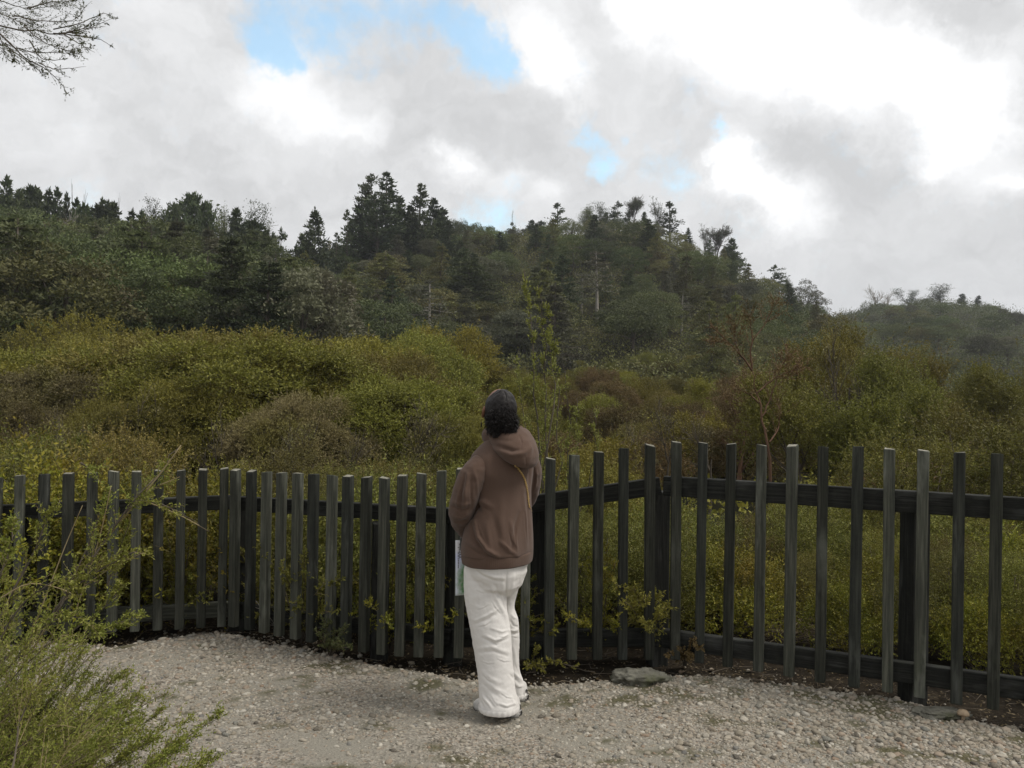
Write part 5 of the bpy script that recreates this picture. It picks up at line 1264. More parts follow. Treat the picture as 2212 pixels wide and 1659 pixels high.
def fold(zx, zy, pts, width, amp):
    """soft ridge (amp > 0) or crease (amp < 0) along a polyline, asymmetric like cloth"""
    best = np.full(len(zx), 1e9); along = np.zeros(len(zx))
    n = len(pts) - 1
    for i in range(n):
        ax, ay = pts[i]; bx_, by = pts[i + 1]; dx, dy = bx_ - ax, by - ay; L2 = dx * dx + dy * dy
        t = np.clip(((zx - ax) * dx + (zy - ay) * dy) / L2, 0, 1)
        d = np.hypot(zx - ax - t * dx, zy - ay - t * dy)
        k = d < best; best = np.where(k, d, best); along = np.where(k, (i + t) / n, along)
    return amp * np.exp(-(best / width) ** 2) * np.sin(np.pi * np.clip(.12 + along * .8, 0, 1))

def clothmat(name, a, b, sc=420, rough=.95, sheen=.3):
    m, nt, N, L, out = new_mat(name); v = objcoord(N, L)
    f = noise(N, L, sc, 3, v); f2 = noise(N, L, 5, 5, v)
    c = mixc(N, L, .5, ramp(N, L, f, [(.3, a), (.7, b)]), ramp(N, L, f2, [(.3, a), (.7, b)]))
    p = pbsdf(N, L, out, c, rough, bump(N, L, f, .25, .002), .1)
    p.inputs['Sheen Weight'].default_value = sheen; p.inputs['Sheen Roughness'].default_value = .6
    return m

M['hoodie'] = clothmat('brown_fleece', (.082, .051, .037), (.118, .075, .055), 300, .95, .12)
M['denim'] = clothmat('off_white_denim', (.67, .645, .61), (.77, .745, .71), 600, .9, .05)
M['shoe'] = clothmat('pale_shoe_leather', (.5, .48, .45), (.62, .6, .57), 200, .6, 0)
M['sole'] = clothmat('grey_shoe_sole', (.36, .35, .33), (.46, .45, .42), 200, .8, 0)
M['outsole'] = clothmat('dark_outsole', (.07, .065, .06), (.12, .11, .1), 200, .8, 0)

def skinmat():
    m, nt, N, L, out = new_mat('brown_skin'); f = noise(N, L, 40, 4, objcoord(N, L))
    p = pbsdf(N, L, out, ramp(N, L, f, [(.3, (.17, .08, .05)), (.7, (.24, .12, .075))]), .55, None, .3)
    p.inputs['Subsurface Weight'].default_value = .1; p.inputs['Subsurface Radius'].default_value = (.01, .004, .002)
    return m
M['skin'] = skinmat()
def hairmat():
    m, nt, N, L, out = new_mat('black_curly_hair'); f = noise(N, L, 170, 5, objcoord(N, L))
    pbsdf(N, L, out, ramp(N, L, f, [(.3, (.006, .005, .005)), (.7, (.026, .022, .02))]), .5, bump(N, L, f, .5, .004), .22)
    return m
M['hair'] = hairmat()
def metal(name, c, r=.35):
    m, nt, N, L, out = new_mat(name); f = noise(N, L, 90, 3, objcoord(N, L))
    p = pbsdf(N, L, out, mixc(N, L, f, c, tuple(k * .6 for k in c)), r); p.inputs['Metallic'].default_value = 1.0
    return m
M['gold'] = metal('gold_chain_metal', (.95, .7, .3)); M['dark_metal'] = metal('dark_earring_metal', (.05, .045, .04))

def person():
    rng = np.random.default_rng(4)
    root_p = Z7(330, 1540, 3.92); root_p[2] = 0
    root = empty('person', root_p, 'person in brown hoodie and wide off-white trousers standing before the fence, looking up', 'person')
    inv = Vector(-root_p)
    DT = 3.92; yaw = R(38)
    rt = np.array([math.cos(yaw), math.sin(yaw), 0]); fw = np.array([-math.sin(yaw), math.cos(yaw), 0])
    def part(name, me, par=root):
        o = link(name, me, par); o.location = inv if par is root else (0, 0, 0); return o
    # ---------------- hoodie: torso, sleeves, hood drape in one cloth surface
    rows = interp_rows([(285, 300, 412), (310, 272, 440), (340, 240, 470), (370, 212, 494), (400, 200, 502), (450, 200, 500), (500, 206, 492), (560, 212, 488), (620, 206, 491), (700, 182, 495), (760, 169, 497), (800, 164, 497), (835, 163, 496)], 46)
    rings = []
    for zy, l, r in rows:
        c = Z7((l + r) / 2, zy, DT); hw = (r - l) / 2 * .46497 * DT / FPX
        u = np.interp(zy, [285, 340, 420, 600, 835], [.74, .66, .66, .74, .78])
        k = 1 / math.sqrt(math.cos(yaw) ** 2 + (u * math.sin(yaw)) ** 2)
        rings.append((c, rt * hw * k, fw * hw * k * u))
    torso = loft(rings, 56)
    # left arm: shoulder, elbow out and back, forearm forward to the map
    S = Z7(248, 418, 3.82); E = Z7(160, 634, 3.84); Wr = Z7(196, 742, 4.07)
    larm = capsule_path([S, Z7(214, 470, 3.80), Z7(184, 555, 3.80), E, Z7(168, 690, 3.93), Wr], [.05, .064, .068, .064, .056, .047], 20)
    larm2 = capsule_path([Z7(212, 480, 3.86), Z7(178, 560, 3.88), Z7(163, 620, 3.90), Z7(162, 668, 3.96)], [.05, .058, .056, .045], 16)
    S2 = Z7(462, 408, 4.02); E2 = Z7(468, 560, 4.12); W2 = Z7(360, 690, 4.2)
    rarm = capsule_path([S2, Z7(476, 450, 4.05), Z7(478, 505, 4.08), E2, Z7(430, 630, 4.2), W2], [.062, .064, .062, .056, .052, .042], 20)
    # hood: a thick collar lying round the neck that hangs down the back
    ncx, ncy = 352, 300; nC = Z7(ncx, ncy, 3.93)
    nphi, nprof = 72, 16; hv = []
    bk = nrm(np.array([math.sin(R(48)), -math.cos(R(48)), 0])); sd = np.array([bk[1], -bk[0], 0])
    for i in range(nphi):
        ph = 2 * math.pi * i / nphi; back = max(0.0, math.cos(ph)) ** 1.3; d = bk * math.cos(ph) + sd * math.sin(ph)
        r0 = .062 + .010 * back; r1 = .100 + .098 * back; drop = .05 + .125 * back; rise = .036 + .012 * back
        for j in range(nprof):
            t = j / (nprof - 1) * 2 * math.pi
            # closed fat loop: inner rim -> top -> outer drape -> bottom edge -> under side
            cr = (r0 + r1) / 2; cz = rise - drop * .5
            a_ = (r1 - r0) / 2 * (1 + .12 * math.sin(3 * ph)); b_ = drop * .5 + .012
            slope = (r1 - r0) * .34 * back
            rr = cr + a_ * math.cos(t) - slope * math.sin(t) * .9
            zz = cz + b_ * math.sin(t) * .98
            hv.append(nC + d * rr + np.array([0, 0, zz]))
    hv = np.array(hv); hf = []
    for i in range(nphi):
        for j in range(nprof):
            hf.append([i * nprof + j, ((i + 1) % nphi) * nprof + j, ((i + 1) % nphi) * nprof + (j + 1) % nprof, i * nprof + (j + 1) % nprof])
    hood = (hv, hf)
    hood_peak = capsule_path([H7(1070, 640, 3.97), H7(1110, 720, 3.96), H7(1170, 840, 3.96), H7(1215, 960, 3.96)], [.016, .024, .03, .03], 14)
    me = join_remesh([torso], .0055, 4, 'hoodie')
    c, n = mcoords(me); zx, zy = to7(c); vis = np.clip(-n[:, 1] * 1.6, 0, 1)
    body_folds = [
        ([(232, 560), (228, 610), (250, 640)], 9, -.016), ([(240, 600), (262, 596), (300, 620)], 12, .009), ([(176, 690), (205, 655), (235, 612)], 10, -.02), ([(222, 690), (238, 760), (280, 820), (330, 850)], 10, .012), ([(206, 700), (222, 770), (262, 826), (310, 858)], 9, -.010),
        ([(196, 470), (206, 540), (230, 580)], 9, -.010), ([(202, 400), (218, 450), (226, 520), (232, 570)], 6, -.007), ([(152, 480), (150, 560), (158, 640)], 7, -.010), ([(165, 470), (163, 560), (172, 640)], 9, .007), ([(185, 500), (182, 580), (190, 650)], 9, .005),
        ([(390, 690), (402, 760), (420, 830)], 10, .007), ([(430, 650), (400, 760), (395, 835)], 9, -.006), ([(340, 780), (380, 820), (420, 845)], 9, .007), ([(460, 560), (470, 680), (480, 800)], 10, -.007), ([(450, 540), (462, 680), (466, 810)], 10, .006),
        ([(480, 420), (478, 480), (474, 560)], 7, -.009), ([(280, 700), (290, 780), (300, 840)], 12, .005), ([(350, 560), (345, 680), (352, 800)], 18, .005), ([(300, 640), (330, 740), (340, 810)], 14, -.004), ([(130, 640), (165, 655), (200, 640)], 7, -.009), ([(128, 610), (165, 618), (205, 600)], 7, .006), ([(136, 672), (160, 684), (185, 668)], 6, .006),
        ([(250, 470), (330, 480), (420, 470)], 40, .006), ([(188, 800), (240, 838), (330, 868), (430, 862), (492, 830)], 7, -.006), ([(185, 780), (240, 815), (330, 846)], 9, .006)]
    dsp = sum(fold(zx, zy, pts, wd, amp * 1.3) for pts, wd, amp in body_folds) * vis
    for pts in [[(226, 575), (234, 600), (252, 612)], [(240, 618), (268, 622), (300, 640)], [(236, 700), (252, 752), (276, 796)], [(382, 740), (394, 780), (414, 812)], [(418, 720), (410, 770), (412, 815)], [(352, 790), (372, 815), (402, 834)], [(212, 640), (220, 690), (238, 740)], [(452, 640), (458, 720), (466, 790)]]:
        dsp += fold(zx, zy, pts, 2.8, -.004) * vis + fold(zx, zy, [(a + 4, b - 1) for a, b in pts], 3.5, .0028) * vis
    dsp += fbm(np.stack([c[:, 0] * 9, c[:, 1] * 9, c[:, 2] * 5], 1), 3, 3) * .0035
    setco(me, c + n * dsp[:, None]); me.materials.append(M['hoodie'])
    hoodie = part('hoodie', me)
    arm_folds = [([(206, 470), (205, 560), (212, 640)], 7, -.006), ([(176, 470), (160, 560), (158, 640)], 8, -.011), ([(190, 470), (178, 560), (180, 650)], 8, .008), ([(120, 620), (160, 640), (205, 625)], 8, -.010), ([(120, 596), (165, 612), (210, 600)], 8, .007), ([(128, 660), (160, 672), (195, 650)], 7, .007), ([(135, 690), (165, 690), (190, 680)], 6, -.007),
                 ([(215, 440), (232, 500), (238, 570)], 7, .005), ([(498, 440), (500, 490), (492, 540)], 6, -.007), ([(508, 450), (512, 500), (500, 545)], 5, .005), ([(150, 540), (142, 600), (140, 650)], 6, .005)]
    for nm, vols in (('sleeve', [larm, larm2]), ('sleeve', [rarm])):
        sm_ = join_remesh(vols, .005, 4, nm); c, n = mcoords(sm_); zx, zy = to7(c); vis = np.clip(-n[:, 1] * 1.6, 0, 1)
        dsp = sum(fold(zx, zy, pts, wd, amp) for pts, wd, amp in arm_folds) * vis + fbm(np.stack([c[:, 0] * 14, c[:, 1] * 14, c[:, 2] * 22], 1), 3, 30) * .0035
        setco(sm_, c + n * dsp[:, None]); sm_.materials.append(M['hoodie']); link(nm, sm_, hoodie)
    hm = join_remesh([hood, hood_peak], .005, 6, 'hood')
    c, n = mcoords(hm); hx = (to7(c)[0] * .46497 + 921.7 - 944.6) / .16663; hy = (to7(c)[1] * .46497 + 806.5 - 817.9) / .16663; vis = np.clip(-n[:, 1] * 1.6, 0, 1)
    dsp = fold(hx, hy, [(560, 770), (720, 780), (900, 800), (1050, 790)], 30, -.004) * vis + fold(hx, hy, [(620, 850), (800, 930), (960, 990), (1130, 960), (1230, 880)], 34, .010) * vis + fold(hx, hy, [(700, 860), (850, 900), (980, 940), (1080, 930)], 26, -.009) * vis
    dsp += fold(hx, hy, [(1070, 740), (1095, 830), (1080, 930)], 10, -.004) * vis + fold(hx, hy, [(1140, 1010), (1146, 1060), (1150, 1130)], 7, -.003) * vis + fold(hx, hy, [(1180, 830), (1210, 930), (1190, 1060)], 30, .006) * vis
    dsp += fbm(c * 14, 3, 8) * .003
    setco(hm, c + n * dsp[:, None]); hm.materials.append(M['hoodie'])
    hd = link('hood', hm, hoodie); tag(hd, 'hood hanging down the back')
    # ribbed hem band
    rr = interp_rows([(822, 168, 493), (835, 165, 494), (850, 165, 493), (866, 168, 491), (880, 172, 488)], 14); rings = []
    for q, (zy, l, r) in enumerate(rr):
        cc = Z7((l + r) / 2, zy, DT); hw = (r - l) / 2 * .46497 * DT / FPX; u = .78; k = 1 / math.sqrt(math.cos(yaw) ** 2 + (u * math.sin(yaw)) ** 2)
        k *= 1.0 if 0 < q < 13 else .94
        rings.append((cc, rt * hw * k, fw * hw * k * u))
    V, F = loft(rings, 360, cap=False)
    ang = np.tile(np.arange(360), 14); ctr = np.repeat(np.array([r_[0] for r_ in rings]), 360, 0)
    V = ctr + (V - ctr) * (1 + .006 * ((ang % 3) == 0) + .012 * np.sin(ang * .0873 * 2)[..., ])[:, None]
    g = Geo(); g.add(V, np.array(F)); band = link('hem_band', g.mesh('hem_band', M['hoodie']), hoodie)
    # cuff of the left sleeve
    # ---------------- trousers
    def legring(zy, l, r, d, dep):
        cc = Z7((l + r) / 2, zy, d); hw = (r - l) / 2 * .46497 * d / FPX
        return (cc, np.array([hw, 0, 0]), np.array([0, hw * dep, 0]))
    near_rows = interp_rows([(850, 178, 380, .8), (900, 173, 375, .8), (1000, 175, 371, .78), (1080, 183, 370, .78), (1130, 190, 377, .8), (1190, 200, 390, .8), (1280, 216, 396, .82), (1380, 235, 404, .84), (1470, 243, 413, .86), (1525, 240, 424, .9), (1556, 244, 429, .92)], 60)
    far_rows = interp_rows([(850, 300, 482, .8), (900, 322, 470, .8), (930, 326, 457, .8), (1000, 326, 432, .85), (1060, 328, 412, .9), (1085, 322, 407, .9), (1145, 326, 428, .85), (1200, 336, 431, .85), (1330, 348, 431, .85), (1380, 354, 434, .85), (1430, 362, 452, .85), (1490, 374, 461, .85), (1500, 374, 462, .85)], 60)
    nl = loft([legring(a, b, c_, np.interp(a, [850, 1568], [3.90, 3.84]), e) for a, b, c_, e in near_rows], 48)
    fl = loft([legring(a, b, c_, np.interp(a, [850, 1050, 1500], [3.96, 4.03, 4.07]), e) for a, b, c_, e in far_rows], 48)
    pelvis = loft([(Z7(330, zy, 3.92), rt * hw, fw * hw * .8) for zy, hw in [(800, .155), (860, .160), (920, .158), (980, .135), (1020, .09)]], 48)
    tm = join_remesh([nl, fl, pelvis], .0042, 4, 'trousers')
    c, n = mcoords(tm); zx, zy = to7(c); vis = np.clip(-n[:, 1] * 1.6, 0, 1); dsp = np.zeros(len(c))
    for pts, wd, amp in [
        ([(225, 893), (262, 925), (310, 945), (365, 952)], 7, .007), ([(215, 900), (255, 940), (310, 962), (360, 968)], 7, -.007), ([(372, 910), (368, 1000), (366, 1090), (380, 1180)], 5, -.010), ([(356, 920), (352, 1000), (350, 1090)], 10, .005),
        ([(300, 985), (330, 1060), (372, 1135), (388, 1190)], 10, .009), ([(318, 985), (350, 1060), (380, 1130)], 7, -.006), ([(222, 1150), (275, 1128), (330, 1095)], 7, .006), ([(226, 1166), (280, 1145), (335, 1112)], 7, -.006), ([(262, 1215), (320, 1240), (382, 1212)], 8, .008), ([(258, 1232), (320, 1258), (385, 1228)], 8, -.008), ([(300, 1185), (350, 1200), (386, 1190)], 6, .006),
        ([(236, 1280), (300, 1270), (390, 1300)], 9, .005), ([(240, 1300), (310, 1292), (392, 1320)], 8, -.005), ([(250, 1380), (300, 1420), (340, 1440)], 10, .005), ([(255, 1440), (300, 1480), (345, 1510)], 8, -.005), ([(270, 1425), (320, 1468), (380, 1490)], 9, .005), ([(250, 1010), (300, 1000), (350, 1020)], 10, .004), ([(190, 960), (250, 975), (320, 1010)], 10, -.004),
        ([(262, 1505), (285, 1530), (300, 1555)], 6, .008), ([(272, 1500), (298, 1528), (316, 1556)], 5, -.007), ([(245, 1515), (258, 1540), (268, 1558)], 6, -.006), ([(330, 1530), (370, 1545), (415, 1530)], 6, .006), ([(330, 1545), (375, 1556), (420, 1542)], 5, -.004), ([(390, 1500), (405, 1530), (420, 1550)], 6, .004),
        ([(384, 1195), (405, 1196), (430, 1190)], 6, .010), ([(384, 1210), (408, 1212), (432, 1206)], 6, -.009), ([(388, 1150), (404, 1170), (428, 1180)], 6, -.008), ([(396, 1120), (408, 1135), (424, 1140)], 7, .007), ([(388, 1400), (405, 1416), (430, 1440)], 6, -.010), ([(400, 1385), (420, 1405), (446, 1430)], 8, .009), ([(406, 1440), (430, 1455), (455, 1450)], 6, .006), ([(400, 1260), (410, 1300), (415, 1350)], 8, .005), ([(440, 930), (424, 990), (400, 1060)], 8, -.005), ([(405, 940), (395, 1000), (384, 1060)], 8, .006)]:
        dsp += fold(zx, zy, pts, wd * .9, amp * .58) * vis
    for pts in [[(210, 905), (245, 930), (275, 942)], [(230, 1010), (262, 1022), (290, 1020)], [(300, 1060), (322, 1095), (345, 1120)], [(238, 1180), (275, 1172), (305, 1150)], [(330, 1225), (355, 1228), (384, 1216)], [(290, 1246), (322, 1262), (350, 1256)], [(252, 1340), (282, 1352), (315, 1350)], [(330, 1330), (360, 1342), (392, 1340)], [(262, 1400), (280, 1425), (306, 1440)], [(300, 1500), (312, 1525), (330, 1545)], [(346, 1490), (372, 1508), (404, 1512)], [(254, 1490), (262, 1515), (274, 1540)], [(398, 1225), (415, 1230), (430, 1226)], [(396, 1165), (410, 1176), (426, 1174)], [(404, 1450), (420, 1462), (446, 1462)], [(410, 1345), (420, 1375), (430, 1395)], [(236, 1100), (262, 1092), (290, 1076)]]:
        dsp += fold(zx, zy, pts, 2.6, -.0024) * vis + fold(zx, zy, [(a + 1, b - 4) for a, b in pts], 3.2, .0019) * vis
    # raised outer seam down the near leg
    dsp += fold(zx, zy, [(186, 890), (192, 1000), (206, 1130), (226, 1250), (246, 1370), (258, 1470), (262, 1556)], 1.6, .0018) * vis
    dsp += fbm(np.stack([c[:, 0] * 9, c[:, 1] * 9, c[:, 2] * 5], 1), 3, 13) * .004 + fbm(np.stack([c[:, 0] * 30 + c[:, 2] * 22, c[:, 1] * 30, c[:, 2] * 34 - c[:, 0] * 18], 1), 3, 14) * .0013
    setco(tm, c + n * dsp[:, None]); tm.materials.append(M['denim'])
    trousers = part('trousers', tm)
    def hem(rows, d0, dep):
        g = Geo(); rings = []
        for a, l, r in rows:
            cc, aa, bb = legring(a, l, r, d0, dep); rings.append((cc, aa, bb))
        V, F = loft(rings, 120, cap=False); ang = np.tile(np.linspace(0, 2 * np.pi, 120, endpoint=False), len(rings))
        ctr = np.repeat(np.array([r_[0] for r_ in rings]), 120, 0); V = ctr + (V - ctr) * (1 + .012 * np.sin(ang * 23) + .012 * np.sin(ang * 5 + 1))[:, None]
        g.add(V, np.array(F)); return g.mesh('trouser_hem', M['denim'])
    link('hem', hem([(1538, 240, 428), (1543, 238, 430), (1556, 239, 431), (1563, 243, 429)], 3.84, .92), trousers)
    link('hem', hem([(1483, 371, 461), (1487, 369, 463), (1498, 370, 464), (1503, 374, 462)], 4.07, .85), trousers)
    # ---------------- shoes
    def shoe(heel, ang, Ln):
        f = np.array([-math.sin(ang), math.cos(ang), 0]); s = np.array([math.cos(ang), math.sin(ang), 0]); up = np.array([0, 0, 1.0])
        heel = np.array([heel[0], heel[1], 0.0])
        t = np.linspace(0, 1, 22)
        wd = np.interp(t, [0, .06, .2, .45, .7, .9, 1], [.018, .030, .036, .036, .047, .036, .012]); ht = np.interp(t, [0, .05, .3, .5, .75, .93, 1], [.05, .085, .095, .085, .055, .042, .03])
        g0, g1, g2 = Geo(), Geo(), Geo()
        V, F = loft([(heel + f * (Ln * (.02 + .96 * a)) + up * (.016 + h * .5), s * w_ * .95, up * h * .5) for a, w_, h in zip(t, wd, ht)], 24); g0.add(V, np.array([x for x in F if len(x) == 4]))
        def slab(z0, z1, k):
            rings = []
            for a, w_ in zip(t, wd):
                cc = heel + f * (Ln * a) + up * ((z0 + z1) / 2 + .012 * max(0, a - .75) ** 2 * 16 * .5)
                rings.append((cc, s * w_ * k * 1.08, up * (z1 - z0) / 2))
            V, F = loft(rings, 20); c0 = np.repeat(np.array([r_[0] for r_ in rings]), 20, 0); q = V - c0
            h = (z1 - z0) / 2; V[:, 2] = c0[:, 2] + np.clip(q[:, 2] * 1.8, -h, h); return V, np.array([x for x in F if len(x) == 4])
        g1.add(*slab(.007, .034, 1.04)); g2.add(*slab(-.001, .008, 1.02))
        up_ = part('shoe', g0.mesh('shoe_upper', M['shoe']))
        link('midsole', g1.mesh('shoe_midsole', M['sole']), up_); link('outsole', g2.mesh('shoe_outsole', M['outsole']), up_)
        return up_
    hN = PZ(921.7 + .46497 * 436, 806.5 + .46497 * 1602, 0.0); hF = PZ(921.7 + .46497 * 466, 806.5 + .46497 * 1528, 0.0)
    shoe(hN, R(66), .25); shoe(hF, R(58), .25)
    # ---------------- body: head, neck, trunk, limbs, hands as one surface
    hC = P(1078, 886, 3.95); hy_, pt = R(20), R(26)
    F_ = np.array([-math.sin(hy_) * math.cos(pt), math.cos(hy_) * math.cos(pt), math.sin(pt)]); Lf = nrm(np.cross(np.array([0, 0, 1.0]), F_)); U_ = np.cross(F_, Lf)
    def hp(l, f, u): return hC + Lf * l + F_ * f + U_ * u
    bm = bmesh.new(); bmesh.ops.create_uvsphere(bm, u_segments=72, v_segments=48, radius=1.0); sv = np.array([v.co[:] for v in bm.verts]); sf = [[v.index for v in f.verts] for f in bm.faces]; bm.free()
    l, f, u = sv[:, 0].copy(), sv[:, 1].copy(), sv[:, 2].copy()
    def bump3(cl, cf, cu, w_): return np.exp(-((l - cl) ** 2 + (f - cf) ** 2 + (u - cu) ** 2) / w_ ** 2)
    sc = 1 - .22 * np.clip(-u - .15, 0, 1) * np.clip(.9 - np.abs(f - .25), 0, 1)
    rad = np.ones(len(sv)); rad += .20 * bump3(0, .97, -.22, .15) + .10 * bump3(0, 1, -.05, .11) + .05 * bump3(0, .95, .22, .3)
    for s in (-1, 1): rad -= .10 * bump3(.36 * s, .9, .06, .17); rad += .05 * bump3(.45 * s, .8, -.22, .25)
    rad += .06 * bump3(0, .85, -.52, .12) - .05 * bump3(0, .87, -.44, .06) + .05 * bump3(0, .83, -.62, .08) + .10 * bump3(0, .62, -.85, .25)
    for s in (-1, 1): rad += .055 * bump3(.36 * s, .9, .06, .085)
    skull = (hC + (Lf[None] * (l * .070 * sc)[:, None] + F_[None] * (f * .092)[:, None] + U_[None] * (u * .108)[:, None]) * rad[:, None], sf)
    ear = []
    for s in (1, -1):
        e0 = hp(s * .070, .004, -.012)
        ear.append(capsule_path([e0 + U_ * .026 + Lf * s * .006, e0 + U_ * .018 - F_ * .012 + Lf * s * .012, e0 - F_ * .010 + Lf * s * .012, e0 - U_ * .018 + Lf * s * .007, e0 - U_ * .030 + Lf * s * .004 + F_ * .006], [.007, .008, .008, .008, .007], 12))
        ear.append(capsule_path([e0 + U_ * .018, e0 - U_ * .012], [.009, .008], 10))
    neck = capsule_path([hp(0, -.012, -.05), hp(0, -.03, -.10), Z7(352, 330, 3.93)], [.05, .05, .062], 20)
    trunk = loft([(Z7(347, zy, DT), rt * w_, fw * dpt) for zy, w_, dpt in [(318, .05, .05), (350, .13, .075), (400, .155, .095), (500, .14, .10), (620, .125, .09), (720, .115, .09), (800, .125, .10), (880, .125, .10), (960, .09, .07), (990, .05, .05)]], 32)
    arms = [capsule_path([S + [.03, .02, 0], Z7(205, 500, 3.80), E + [.005, .01, 0]], [.045, .04, .035], 16), capsule_path([E + [.005, .01, 0], (E + Wr) / 2 + [0, .01, 0], Wr], [.035, .031, .023], 16),
            capsule_path([S2 - [.03, .0, 0], Z7(470, 480, 4.06), E2], [.045, .04, .035], 16), capsule_path([E2, (E2 + W2) / 2, W2], [.035, .031, .023], 16)]
    legs = [capsule_path([Z7(270, 930, 3.9), Z7(285, 1200, 3.87), Z7(330, 1540, 3.84)], [.06, .045, .034], 18), capsule_path([Z7(375, 900, 3.96), Z7(372, 1060, 4.03), Z7(384, 1200, 4.05), Z7(418, 1480, 4.07)], [.045, .024, .028, .028], 18)]
    def hand(w_, d, nrm_, side, curl):
        """palm, four unequal bent fingers and a thumb from the palm's side"""
        d = nrm(d); pn = nrm(nrm_ - d * (nrm_ @ d)); s = np.cross(d, pn) * side; out = []
        out.append(loft([(w_ + d * a, s * b, pn * e) for a, b, e in [(-.01, .022, .017), (.02, .031, .016), (.05, .038, .014), (.078, .038, .012), (.09, .034, .009)]], 16))
        for k, (off, ln) in enumerate([(-.028, .062), (-.009, .072), (.010, .068), (.028, .052)]):
            p0 = w_ + d * .072 + s * off; dd = d; pts = [p0]; r_ = [.0092]
            for q in range(3):
                dd = nrm(dd * math.cos(curl * (.7 + .2 * q)) + pn * math.sin(curl * (.7 + .2 * q))); pts.append(pts[-1] + dd * ln * [.45, .32, .25][q]); r_.append([.0088, .0082, .0072][q])
            out.append(capsule_path(pts, r_, 10))
        t0 = w_ + d * .022 - s * .024; out.append(capsule_path([t0, t0 + d * .03 - s * .022 + pn * .010, t0 + d * .055 - s * .018 + pn * .026], [.0125, .0105, .0085], 10))
        return out
    h1 = hand(Wr, np.array([-.16, .18, -.95]), np.array([.9, .25, -.1]), 1, .55); h2 = hand(W2, np.array([-.85, .35, -.1]), np.array([0, .3, -1.0]), 1, .6)
    bmesh_ = join_remesh([skull, neck, trunk] + ear + arms + legs + h1 + h2, .0036, 2, 'body')
    bmesh_.materials.append(M['skin'])
    part('body', bmesh_)
    # eyes
    for s in (-1, 1):
        g = Geo(); ec = hp(.026 * s, .0815, .007); V = sv * .0105 + ec; q3 = np.array([x for x in sf if len(x) == 3]); q4 = np.array([x for x in sf if len(x) == 4]); g.add(V, q4); g.f.append((q3, 0))
        m = bpy.data.materials.get('eye_white')
        if m is None: m, nt, N, L, out = new_mat('eye_white'); pbsdf(N, L, out, ramp(N, L, noise(N, L, 30, 2, objcoord(N, L)), [(.3, (.5, .45, .4)), (.7, (.6, .56, .52))]), .3)
        eb = part('eye', g.mesh('eye', m))
        g = Geo(); V = sv * .0055 + ec + F_ * .0062; g.add(V, q4); g.f.append((q3, 0)); link('iris', g.mesh('iris', M['hair']), eb)
    # ---------------- hair
    hs = sv.copy(); l, f, u = hs[:, 0], hs[:, 1], hs[:, 2]
    az = np.arctan2(l, u + .25)
    tw = np.abs(np.sin(az * 6.5)) ; ropes = .035 * tw * np.clip(.75 - np.abs(f + .1), 0, 1) + .012 * np.sin(f * 26 + np.floor(az * 6.5 / np.pi) * 1.7)
    groove = -.05 * np.exp(-(l / .035) ** 2) * np.clip(u, 0, 1) * np.clip(.7 - np.abs(f + .05), 0, 1)
    wob = .03 * fbm(hs * 5, 3, 2)
    kk = 1.0 + ropes * .6 + groove + wob
    hcap = hC - F_ * .016 + U_ * .004 + (Lf[None] * (l * .081)[:, None] + F_[None] * (f * .092)[:, None] + U_[None] * (u * .112)[:, None]) * kk[:, None]
    hcap += Lf * np.where(l > 0, -.004, 0)[:, None]
    g = Geo(); q3 = np.array([x for x in sf if len(x) == 3]); q4 = np.array([x for x in sf if len(x) == 4]); g.add(hcap, q4); g.f.append((q3, 0))
    hair = part('hair', g.mesh('hair', M['hair']))
    g = Geo(); bc = H7(842, 560, 3.845); core = bc + sv * [.063, .058, .06] * (1 + .12 * fbm(sv * 3, 3, 6))[:, None]; g.add(core, q4); g.f.append((q3, 0))
    for i in range(1700):
        d = nrm(rng.normal(size=3)); d[1] = -abs(d[1]) * .9 if rng.random() < .8 else d[1]; d = nrm(d)
        p = bc + d * [.071, .066, .068] * (rng.uniform(.86, 1.1) if rng.random() < .9 else rng.uniform(1.1, 1.24)); p[2] -= .004
        if p[2] < bc[2] - .04: p[0] -= .004 * rng.random()
        ax = nrm(np.cross(d, rng.normal(size=3)) + d * .5 + [0, 0, -.5]); e1 = nrm(np.cross(ax, d)); e2 = np.cross(ax, e1); L_ = rng.uniform(.018, .042); tr = rng.uniform(1.2, 2.6); r_ = rng.uniform(.0035, .0065)
        t = np.linspace(0, 1, 15); pts = p + ax * (L_ * (t - .5))[:, None] + (e1 * np.cos(t * tr * 6.28)[:, None] + e2 * np.sin(t * tr * 6.28)[:, None]) * r_
        tube(g, pts, np.linspace(.0014, .0008, 15), 3)
    for i, (hx0, hy0, hx1, hy1) in enumerate([(930, 690, 945, 775), (950, 680, 962, 760), (1000, 640, 1022, 690), (1020, 540, 1048, 580), (800, 720, 770, 765), (740, 700, 735, 770), (880, 720, 870, 768), (690, 640, 668, 700), (1010, 590, 1040, 640), (650, 560, 634, 600)]):
        a = H7(hx0, hy0, 3.80); b = H7(hx1, hy1, 3.80); t = np.linspace(0, 1, 22)
        for k in range(3):
            pts = a + (b - a) * t[:, None] + np.stack([np.cos(t * 17 + k * 2), np.sin(t * 17 + k * 2), 0 * t], 1) * .0065; tube(g, pts, np.linspace(.0024, .001, 22), 4)
    bun = link('curly_bun', g.mesh('curly_bun', M['hair']), hair)
    # ---------------- earring
    g = Geo(); a = H7(572, 520, 3.93); tube(g, np.array([a, a - [0, 0, .018]]), [.0008, .0008], 5); tube(g, np.array([a - [0, 0, .018], a - [0, 0, .019], a - [0, 0, .040], a - [0, 0, .041]]), [.0015, .0034, .0034, .0015], 8)
    part('earring', g.mesh('earring', M['dark_metal']))
    # ---------------- gold chain lying over the hoodie
    dg = bpy.context.evaluated_depsgraph_get()
